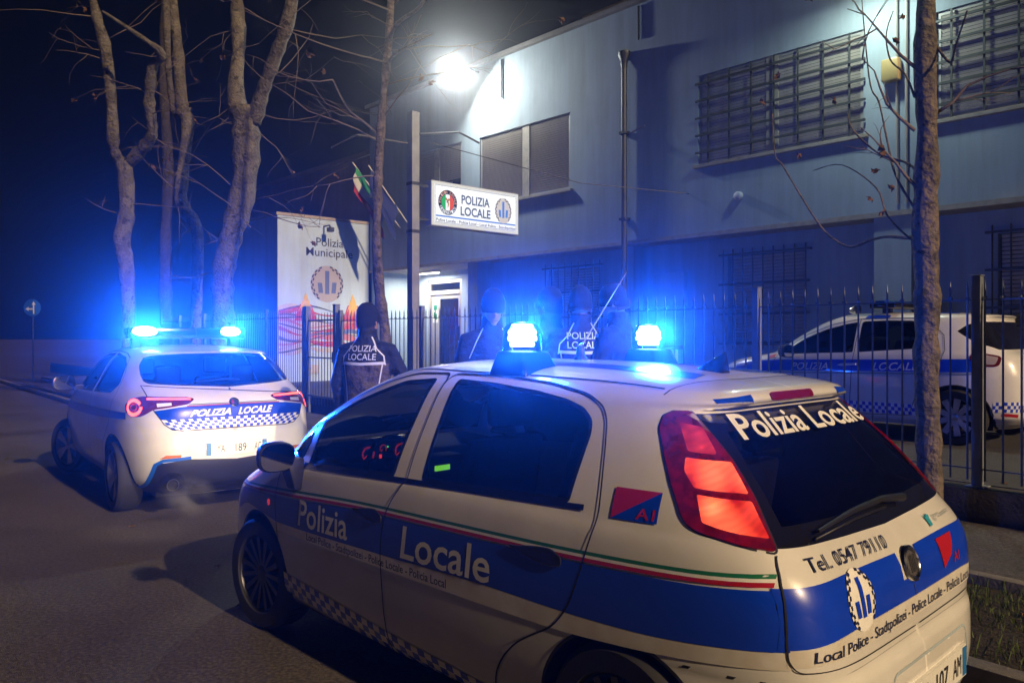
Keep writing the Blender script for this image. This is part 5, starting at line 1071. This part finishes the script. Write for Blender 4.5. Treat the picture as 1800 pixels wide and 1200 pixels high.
    ex=MB(); ex.lathe([(.040,-.12),(.046,0),(.052,0),(.050,-.12)],24,'x',(4.33,-.55,.315),close=True); e=ex.build('exhaust_pipe',mt['chrome'],car,sm=40)
    MB().lathe([(.001,-.03),(.041,-.03)],20,'x',(4.33,-.55,.315)).build('pipe_inside',mt['under'],e)
    patch('pipe_shroud',B,circ(-.54,.325,.095,24),fr,mt['gloss'],car,.006,.03,.01)
    loft('diffuser_lip',B,[(-.42,.30),(.42,.30)],[(-.42,.27),(.42,.27)],20,1,fr,mt['gloss'],car,.012)
    # light bar
    p=ft(np.array([(2.7,0.)]))[0]; bar=empty('light_bar',(2.70,0,float(p[2])),0,car)
    MB().box(-.10,.10,-.60,.62,.065,.185).build('bar_body',mt['bluedome'],bar,bev=.03,sm=40)
    for y in (-.5,.5): MB().box(-.06,.06,y-.04,y+.04,-.04,.07).build('foot',mt['black'],bar)
    for y0,y1 in ((-.575,-.285),(.32,.575)): MB().ell((.07,(y0+y1)/2,.142),(.06,(y1-y0)/2,.055),16,10).build('lamp',mt['beacon'],bar,sm=True); lamp(bar,(.14,(y0+y1)/2,.26),PA,.08); flash(bar,(.0,(y0+y1)/2,.24),(-.6,.8,.1),PAS); flash(bar,(.16,(y0+y1)/2,.14),(1,-.12,.03),PAR,40)
    MB().tube([(3.05,.02,1.50),(3.0,.02,1.72)],.004,5).build('aerial',mt['black'],car)
    mirror_obj(car,B,1.64,.99,1.10,mt['black'])
    liner(car,B,.92,.33,.375); liner(car,B,3.554,.33,.375)
    for x in (.92,3.554):
        for s_ in (-1,1): wheel(car,x,s_*.785,.322,.322,.225,.215,'five',0 if x>2 else .38)
    for y in (-.38,.38): seat(car,2.05,y,.54,.5)
    seat(car,3.0,0,.48,1.2,'rear_seat'); MB().box(1.05,1.5,-.66,.66,.6,.98).build('dashboard',mt['dash'],car,bev=.03)
    return car
# ================================================================ parked police car behind the fence
def make_parked_car():
    B=CLIO; car=empty('police_car',(3.359,12.0,.405),-.888); tag(car,'white hatchback police car parked behind the fence with unlit roof equipment','car','police cars')
    fs,fr,ft,fc=m_side(B),m_rear(B),m_top(B),m_chart(B)
    WF=rounded([(1.24,.972),(1.599,1.190),(1.85,1.29),(2.105,1.358),(2.25,1.382),(2.27,1.012),(1.87,.999)],.02); WR=rounded([(2.33,1.015),(2.31,1.388),(2.6,1.398),(2.93,1.388),(3.14,1.30),(3.22,1.16),(3.10,1.07)],.03)
    rq=np.array([B.side(3.40,1.263),B.side(3.545,1.36),B.end(-.48,1.368),B.end(0.,1.372),B.end(0.,1.06),B.end(-.553,1.058),B.side(3.62,1.125)]); GC=to_chart(B,rq); GC[3:5,0]=PMAX
    sf=[(1.20,.90),(1.12,.55),(1.18,.30),(2.24,.27),(2.27,.60),(2.29,1.01),(2.28,1.42),(1.95,1.36),(1.60,1.23),(1.25,1.0)]; sr=[(2.29,1.01),(2.27,.60),(2.24,.27),(2.95,.30),(3.05,.55),(3.25,.75),(3.32,1.05),(3.28,1.22),(3.1,1.38),(2.9,1.42),(2.28,1.42)]
    build_shell(car,B,[('front_door',sf),('rear_door',sr),('w',WF),('w',WR),('w',circ(.85,.31,.35)),('w',circ(3.44,.31,.35))],[],[('w',GC)],wet=False,zroof=None,h=.038)
    windows(car,B,WF,.02,'tint'); windows(car,B,WR,.02,'tint'); patch_half('rear_window',B,inset(GC,-.006),mt['gloss'],car,-.004,.05)
    WS=[(-.42,1.40),(-.60,1.20),(-.68,1.06),(0,.99),(.68,1.06),(.60,1.20),(.42,1.40),(0,1.41)]; patch('windscreen',B,WS,m_front(B),mt['gloss'],car,.003,.06)
    for mi in (False,True):
        for P in (sf,sr): line('door_seam',B,P,.007,fs,mt['gap'],car,.0045,mi,True)
        loft('blue_band',B,[(.55,.86),(1.373,.903),(2.5,.928),(3.60,.955)],[(.55,.70),(1.0,.745),(1.575,.768),(2.5,.79),(3.63,.812)],60,3,fs,mt['blue'],car,.003,mi)
        loft('text_strip',B,[(1.2,.742),(2.5,.775),(3.63,.80)],[(1.2,.728),(2.5,.760),(3.63,.785)],60,1,fs,mt['sgrey'],car,.003,mi)
        for a0,a1,z0,z1 in ((1.22,3.06,.425,.30),): 
            A1=[(a0,z0),(a1,z0)]; A2=[(a0,z1),(a1,z1)]; loft('check_white',B,A1,A2,48,3,fs,mt['white'],car,.003,mi,lambda i,j:(i+j)%2==0); loft('check_blue',B,A1,A2,48,3,fs,mt['blue'],car,.003,mi,lambda i,j:(i+j)%2==1)
        A1=to_chart(B,np.array([B.side(3.80,.49),B.side(3.90,.495),B.end(-.50,.50)])); A2=A1-np.array([0,.11]); loft('check_white',B,A1,A2,12,3,fc,mt['white'],car,.003,mi,lambda i,j:(i+j)%2==0); loft('check_blue',B,A1,A2,12,3,fc,mt['blue'],car,.003,mi,lambda i,j:(i+j)%2==1)
        tl=to_chart(B,np.array([(3.562,-.760,.973),(3.605,-.705,1.042),(3.848,-.626,.985),(3.832,-.69,.873),(3.629,-.769,.882)])); T=patch('tail_lamp',B,rounded(tl,.03),fc,M('unlit_lens',(.10,.008,.012),.1,coat=.8),car,.006,.03,.008,mi); patch('lamp_segment',B,inset(rounded(tl,.03),.02),fc,M('clear_segment',(.35,.30,.30),.15,coat=.6),T,.007,.03,0,mi)
        line('reflector',B,to_chart(B,np.array([B.side(3.86,.36),B.end(-.55,.345)])),.035,fc,mt['red'],car,.002,mi)
        hd=[(2.10,.852),(2.15,.872),(2.335,.878),(2.335,.858),(2.15,.842)]; patch('door_handle',B,hd,fs,mt['paint'],car,.02,.03,.02,mi)
        line('arch_lip',B,circ(3.44,.31,.353,30,-.15,math.pi+.2),.012,fs,mt['gap'],car,.0015,mi)
        patch('flag_sticker',B,[(1.08,.905),(1.20,.925),(1.20,.968),(1.10,.955)],fs,mt['red'],car,.003,.03,0,mi)
        loft('roof_block',B,to_chart(B,np.array([B.side(2.32,1.425),B.side(2.62,1.428)])),to_chart(B,np.array([B.side(2.33,1.462),B.side(2.60,1.462)])),6,2,fc,mt['blue'],car,.003,mi)
        loft('roof_line',B,to_chart(B,np.array([B.side(2.85,1.474),B.side(3.35,1.465)])),to_chart(B,np.array([B.side(2.85,1.486),B.side(3.30,1.475)])),8,1,fc,mt['blue'],car,.003,mi)
    fo=lifted(B,fs,.005); text_obj('lettering','POLIZIA',[(1.47,.782),(1.975,.793),(1.98,.878),(1.475,.866)],fo,mt['white'],car,.012,.2); text_obj('lettering','LOCALE',[(2.54,.805),(3.07,.817),(3.075,.905),(2.545,.892)],fo,mt['white'],car,.012,.2)
    p=ft(np.array([(2.5,-.1)]))[0]; bar=empty('light_bar',(2.5,0,float(p[2])),0,car); MB().box(-.16,.16,-.55,.55,.04,.11).build('bar_body',mt['gloss'],bar,bev=.02,sm=40); MB().box(-.10,.02,-.52,.52,.112,.14).build('lens',M('unlit_blue_lens',(.01,.05,.20),.2,coat=.5),bar,bev=.01)
    for y in (-.4,.4): MB().box(-.05,.05,y-.03,y+.03,-.05,.05).build('foot',mt['black'],bar)
    sl_=empty('spotlight',(2.05,-.35,1.44),0,car); MB().lathe([(.001,-.08),(.04,-.07),(.075,0),(.08,.03),(.001,.032)],20,'x',(.02,0,.10)).build('head',mt['chrome'],sl_,sm=40); MB().tube([(0,0,0),(0,0,.06)],.015,8).build('stem',mt['black'],sl_)
    MB().tube([(3.30,-.1,1.46),(3.50,-.1,1.74)],[.006,.003],5).build('aerial',mt['black'],car)
    mirror_obj(car,B,1.45,.96,1.02,mt['black']); liner(car,B,.85,.31,.355); liner(car,B,3.44,.31,.355)
    for x in (.85,3.44):
        for s_ in (-1,1): wheel(car,x,s_*.745,.31,.31,.215,.19,'clio')
    for y in (-.36,.36): seat(car,2.0,y,.54,.5)
    seat(car,2.85,0,.45,1.1,'rear_seat'); MB().box(1.0,1.4,-.6,.6,.6,.96).build('dashboard',mt['dash'],car,bev=.03)
    return car
make_near_car(); make_far_car(); make_parked_car()

# ---------------------------------------------------------------- officers
mt['jacket']=M('navy_jacket',(.012,.016,.040),.75,var=(6,.35,.7),col2=(.008,.010,.026),bump=(9,1,.06)); mt['jacket_low']=M('grey_jacket',(.11,.085,.095),.7,var=(6,.35,.7),col2=(.06,.05,.06),bump=(9,1,.08)); mt['trouser']=M('dark_trousers',(.02,.021,.028),.85,bump=(20,.5,.03)); mt['knit']=M('knit_cap',(.008,.010,.022),.95,bump=(120,.6,.01)); mt['skin']=M('skin',(.48,.28,.20),.55); mt['piping']=M('reflective_piping',(.75,.78,.82),.4,emit=(.4,.5,.9),estr=.0); mt['shoe']=M('boots',(.012,.012,.013),.5); mt['hair']=M('hair',(.03,.02,.012),.7); mt['eye']=M('eye',(.6,.6,.6),.2)
def union(name,m,vox,mat,parent,smooth_it=3):
    o=obj(name,(m.v,m.f),mat); bm=bmesh.new(); bm.from_mesh(o.data); bmesh.ops.recalc_face_normals(bm,faces=bm.faces); bm.to_mesh(o.data); bm.free()
    r=o.modifiers.new('r','REMESH'); r.mode='VOXEL'; r.voxel_size=vox; s_=o.modifiers.new('s','SMOOTH'); s_.iterations=smooth_it; s_.factor=.5
    dg=bpy.context.evaluated_depsgraph_get(); dg.update(); me=bpy.data.meshes.new_from_object(o.evaluated_get(dg)); bpy.data.objects.remove(o); 
    n=obj(name,me,None,parent); 
    if not me.materials: me.materials.append(mat)
    return smooth(n)
def hand(m,p,d,palm,s_,spread=1):
    """palm block, four bent fingers of different lengths, thumb from the side"""
    p=Vector(p); d=Vector(d).normalized(); q=Vector(palm).normalized(); a=d.cross(q).normalized()
    m.tube([p,p+d*.04,p+d*.085],[(.022,.030),(.016,.042),(.014,.042)],10)
    for k,(o_,L) in enumerate(((-.030,.062),(-.010,.075),(.010,.070),(.030,.055))):
        b=p+d*.08+a*o_; m.tube([b,b+d*L*.45,b+d*L*.8+q*L*.25,b+d*L*.95+q*L*.55],[.0095,.009,.0085,.007],7)
    b=p+d*.025-a*.035*s_; m.tube([b,b-a*.025*s_+d*.03+q*.01,b-a*.03*s_+d*.06+q*.025],[.012,.0105,.008],7)
def person(label,loc,face,H=1.80,head=(0,0),arms=None,lean=0,lettered=True,cap=True,low=False,group='officers beside the cars'):
    """local: faces +y, x to the right of the person; face = heading of +y in world"""
    P=empty('person',loc,face-math.pi/2); tag(P,label,'person',group); k=H/1.80; P.scale=(k,k,k)
    arms=arms or {-1:[(-.178,0,1.415),(-.245,-.02,1.15),(-.235,.10,.91)],1:[(.178,0,1.415),(.245,-.02,1.15),(.235,.10,.91)]}
    hp=Vector((0,.02+lean*.3,1.60)); hy,hx=head
    rot=Matrix.Rotation(hy,3,'Z')@Matrix.Rotation(hx,3,'X'); T=lambda p: tuple(hp+rot@Vector(p))
    b=MB()     # body: head, neck, trunk, limbs, hands in one surface
    def E(c,r):
        t=MB().ell((0,0,0),r,14,10); b.add([T((v[0]+c[0],v[1]+c[1],v[2]+c[2])) for v in t.v],t.f)
    E((0,0,.075),(.076,.094,.105)); E((0,.022,.005),(.058,.070,.075)); E((0,.092,.030),(.013,.022,.026)); E((0,.080,-.012),(.026,.016,.010)); E((0,.072,-.045),(.026,.022,.018))
    for s_ in (-1,1): E((s_*.078,-.005,.035),(.010,.022,.033)); E((s_*.032,.070,.062),(.024,.018,.008))
    b.tube([(0,-.01,1.40),(0,0,1.52),tuple(hp+rot@Vector((0,-.012,.0)))],[.062,.056,.055],12)
    b.rings([(0,0,.86,.14,.10),(0,0,1.0,.14,.10),(0,0,1.2,.15,.10),(0,-.005,1.38,.16,.09),(0,-.01,1.45,.09,.06)],14)
    for s_ in (-1,1):
        a=arms[s_]; b.tube([(s_*.12,0,1.40)]+a,[.04,.045,.038,.026],10); d=Vector(a[2])-Vector(a[1]); d.normalize(); hand(b,Vector(a[2])-d*.01,d,(-s_*.8,.4,0),s_)
        b.tube([(s_*.08,0,.92),(s_*.095,.01,.50),(s_*.10,-.01,.09)],[.07,.052,.04],10); b.tube([(s_*.10,-.04,.05),(s_*.105,.13,.045)],[.04,.03],8)
    union('body',b,.011,mt['skin'],P,2)
    for s_ in (-1,1): m=MB(); m.ell(T((s_*.031,.078,.046)),(.010,.008,.006),8,6); m.build('eye',mt['eye'],P,sm=True)
    m=MB(); m.box(-.022,.022,.0935,.0965,-.015,-.010); m.v=[T(v) for v in m.v]; m.build('mouth',M('lips',(.30,.10,.09),.5),P)
    j=MB()     # jacket
    j.rings([(0,0,.84,.185,.135),(0,0,.92,.190,.14),(0,0,1.05,.180,.13),(0,-.005,1.22,.190,.135),(0,-.01,1.34,.195,.128),(0,-.012,1.42,.165,.108),(0,-.01,1.475,.105,.09),(0,0,1.52,.078,.080),(0,.004,1.585,.074,.078)],22)
    for s_ in (-1,1): a=arms[s_]; j.tube([(s_*.11,-.005,1.425),a[0],tuple((Vector(a[0])+Vector(a[1]))/2),a[1],tuple((Vector(a[1])+Vector(a[2]))/2+Vector((0,0,.01))),tuple(Vector(a[2])*.96+Vector(a[1])*.04)],[.066,.068,.063,.059,.053,.044],14)
    J=union('jacket',j,.014,mt['jacket'],P,3); 
    J.data.materials.append(mt['jacket_low'])
    if low:
        for f in J.data.polygons:
            c=f.center
            if c.z<1.305 and abs(c.x)<.19: f.material_index=1
    t=MB(); t.rings([(0,0,.80,.16,.12),(0,0,.90,.17,.13),(0,0,.99,.165,.125)],16)
    for s_ in (-1,1): t.tube([(s_*.085,0,.90),(s_*.095,.012,.52),(s_*.10,-.01,.10)],[.095,.075,.062],12)
    union('trousers',t,.016,mt['trouser'],P)
    for s_ in (-1,1): m=MB(); m.rings([(s_*.105,.04,0,.05,.135),(s_*.105,.04,.03,.05,.135),(s_*.105,.02,.06,.047,.11),(s_*.10,-.02,.12,.045,.055)],14); m.build('boot',mt['shoe'],P,sm=40)
    if cap:
        c=MB(); rows=[(.018,.083,.101),(.030,.086,.104),(.060,.087,.105),(.066,.084,.102),(.10,.084,.101),(.135,.077,.094),(.165,.061,.076),(.188,.036,.046),(.196,.002,.002)]; V=[];F=[];n=24
        for z,rx,ry in rows: V+=[T((rx*math.cos(2*math.pi*i/n),ry*math.sin(2*math.pi*i/n)-.004-(z<.06)*.0,z+.030*math.sin(2*math.pi*i/n)*max(0,1-z/.14))) for i in range(n)]
        for r_ in range(len(rows)-1):
            for i in range(n): F.append((r_*n+i,r_*n+(i+1)%n,(r_+1)*n+(i+1)%n,(r_+1)*n+i))
        o=obj('knit_cap',(V,F),mt['knit'],P); smooth(o)
        h=MB(); V=[T((.0795*math.cos(a),.097*math.sin(a),z)) for z in (-.02,.045) for a in np.linspace(math.pi*1.08,math.pi*1.92,14)]; h.add(V,[(i,i+1,15+i,14+i) for i in range(13)]); h.build('hair',mt['hair'],P,sm=True)
    MB().lathe([(.001,.0),(1,0),(1,.05),(.001,.05)],28).build('belt',mt['shoe'],P,sm=40,loc=(0,0,.94)).scale=(.197,.147,1)
    MB().box(.17,.215,-.04,.05,.80,.98).build('holster',mt['shoe'],P,bev=.012,sm=40)
    # ray projection onto the jacket for lettering and piping
    from mathutils.bvhtree import BVHTree
    bv=BVHTree.FromPolygons([v.co for v in J.data.vertices],[p.vertices for p in J.data.polygons])
    def back(Pt,off=.005):
        out=[]
        for x,z in np.asarray(Pt,float):
            h_=bv.ray_cast(Vector((x,-1,z)),Vector((0,1,0)))
            out.append(tuple(h_[0]+Vector((0,-off,0))) if h_[0] else (x,-.12,z))
        return out
    def front(Pt,off=.005):
        out=[]
        for x,z in np.asarray(Pt,float):
            h_=bv.ray_cast(Vector((x,1,z)),Vector((0,-1,0))); out.append(tuple(h_[0]+Vector((0,off,0))) if h_[0] else (x,.12,z))
        return out
    def pline(nm,pts,wd,f):
        D=dense(np.array(pts),.02,False); L=[];Q=[]
        for i in range(len(D)): tt=D[min(i+1,len(D)-1)]-D[max(i-1,0)]; tt/=np.linalg.norm(tt); nn=np.array([-tt[1],tt[0]])*wd/2; L.append(D[i]+nn); Q.append(D[i]-nn)
        n=len(D); obj(nm,(f(np.array(L+Q)),[(i,i+1,n+i+1,n+i) for i in range(n-1)]),mt['piping'],J)
    if lettered:
        text_obj('lettering','POLIZIA',[(-.115,1.405),(.115,1.405),(.115,1.452),(-.115,1.452)],lambda Q:back(Q,.004),mt['piping'],J,.01); text_obj('lettering','LOCALE',[(-.115,1.340),(.115,1.340),(.115,1.388),(-.115,1.388)],lambda Q:back(Q,.004),mt['piping'],J,.01)
        pline('piping',[(-.17,1.315),(0,1.308),(.17,1.315)],.022,back)
        for s_ in (-1,1): pline('piping',[(s_*.06,1.52),(s_*.11,1.43),(s_*.165,1.37),(s_*.175,1.30)],.008,back); pline('piping',[(s_*.16,1.312),(s_*.135,1.15),(s_*.13,.98)],.008,back)
    for s_ in (-1,1): pline('piping',[(s_*.07,1.50),(s_*.12,1.40),(s_*.17,1.28)],.008,front)
    pline('piping',[(-.17,1.235),(0,1.23),(.17,1.235)],.018,front)
    return P
gz=.12
person('officer seen from behind left of the front car in a navy and grey jacket',(-1.21,6.67,0),R(78),1.90,(-.25,.10),{-1:[(-.18,0,1.415),(-.25,-.01,1.15),(-.235,.05,.90)],1:[(.18,0,1.415),(.275,.08,1.19),(.22,.28,1.08)]},low=True)
person('officer facing the camera behind the left beacon of the front car',(-.15,6.05,gz),R(-85),1.86,(.15,-.38),lettered=False)
person('tall officer with knit cap turned away left of the lettered jacket',(.30,6.15,gz),R(120),1.88,(.3,.05),lettered=False)
person('shorter officer with white lettering on the back between two taller ones',(.515,5.95,gz),R(95),1.88,(-.1,-.30))
person('officer with bowed head behind the aerial of the front car',(.80,6.0,gz),R(150),1.90,(.2,-.25),{-1:[(-.178,0,1.415),(-.24,.08,1.16),(-.10,.28,1.12)],1:[(.178,0,1.415),(.24,.08,1.16),(.10,.30,1.10)]},lettered=False)
HAZE=.0040
# ---------------------------------------------------------------- small yard furniture near the entrance
bn=empty('waste_bin',(*fp(6.1,-3.0)[:2],.405),FR); tag(bn,'grey lidded bin cabinet in the yard before the entrance','bin')
MB().box(-.45,.45,-.3,.3,.02,1.0).build('cabinet',mt['ironp'],bn,bev=.02); MB().box(-.52,.52,-.36,.36,1.0,1.06).build('lid',mt['black'],bn,bev=.01); MB().box(-.38,.1,-.31,-.301,.1,.9).build('door',mt['galv'],bn)
# ---------------------------------------------------------------- exhaust vapour and night haze
def VOL(name,col,dens,noise=None,an=0.):
    m=bpy.data.materials.new(name); m.use_nodes=True; t=m.node_tree; t.nodes.clear(); v=t.nodes.new('ShaderNodeVolumePrincipled'); v.inputs['Color'].default_value=(*col,1); v.inputs['Density'].default_value=dens; v.inputs['Anisotropy'].default_value=an
    o=t.nodes.new('ShaderNodeOutputMaterial'); t.links.new(v.outputs[0],o.inputs['Volume'])
    return m
def vapour():
    m=bpy.data.materials.new('vapour'); m.use_nodes=True; t=m.node_tree; t.nodes.clear(); v=t.nodes.new('ShaderNodeVolumePrincipled'); v.inputs['Color'].default_value=(.95,.95,.95,1); v.inputs['Anisotropy'].default_value=.2
    co=t.nodes.new('ShaderNodeTexCoord'); n=t.nodes.new('ShaderNodeTexNoise'); n.inputs['Scale'].default_value=1.3; n.inputs['Detail'].default_value=3; t.links.new(co.outputs['Object'],n.inputs['Vector'])
    g=t.nodes.new('ShaderNodeTexGradient'); g.gradient_type='SPHERICAL'; t.links.new(co.outputs['Object'],g.inputs['Vector'])
    r=t.nodes.new('ShaderNodeMapRange'); r.inputs[1].default_value=.42; r.inputs[2].default_value=.75; r.inputs[4].default_value=4; t.links.new(n.outputs[0],r.inputs[0])
    x=t.nodes.new('ShaderNodeMath'); x.operation='MULTIPLY'; t.links.new(g.outputs['Fac'],x.inputs[0]); t.links.new(r.outputs[0],x.inputs[1]); t.links.new(x.outputs[0],v.inputs['Density'])
    o=t.nodes.new('ShaderNodeOutputMaterial'); t.links.new(v.outputs[0],o.inputs['Volume']); return m
c_,s_=math.cos(-.915),math.sin(-.915); vx,vy=4.52,-.50
vo=smooth(MB().ell((0,0,0),(1,1,1),20,14).build('exhaust_vapour',vapour(),None,loc=(-5.155+vx*c_-vy*s_,10.70+vx*s_+vy*c_,.24),rot=(0,0,-.9))); vo.scale=(.34,.26,.20); tag(vo,'pale exhaust vapour drifting below the tail pipe of the far car','vapour',kind='stuff')
hz=MB().box(-60,60,-8,75,-1.03,13).build('haze',VOL('haze_air',(.9,.94,1),HAZE,an=.935)); tag(hz,'thin night haze filling the street','haze',kind='stuff')
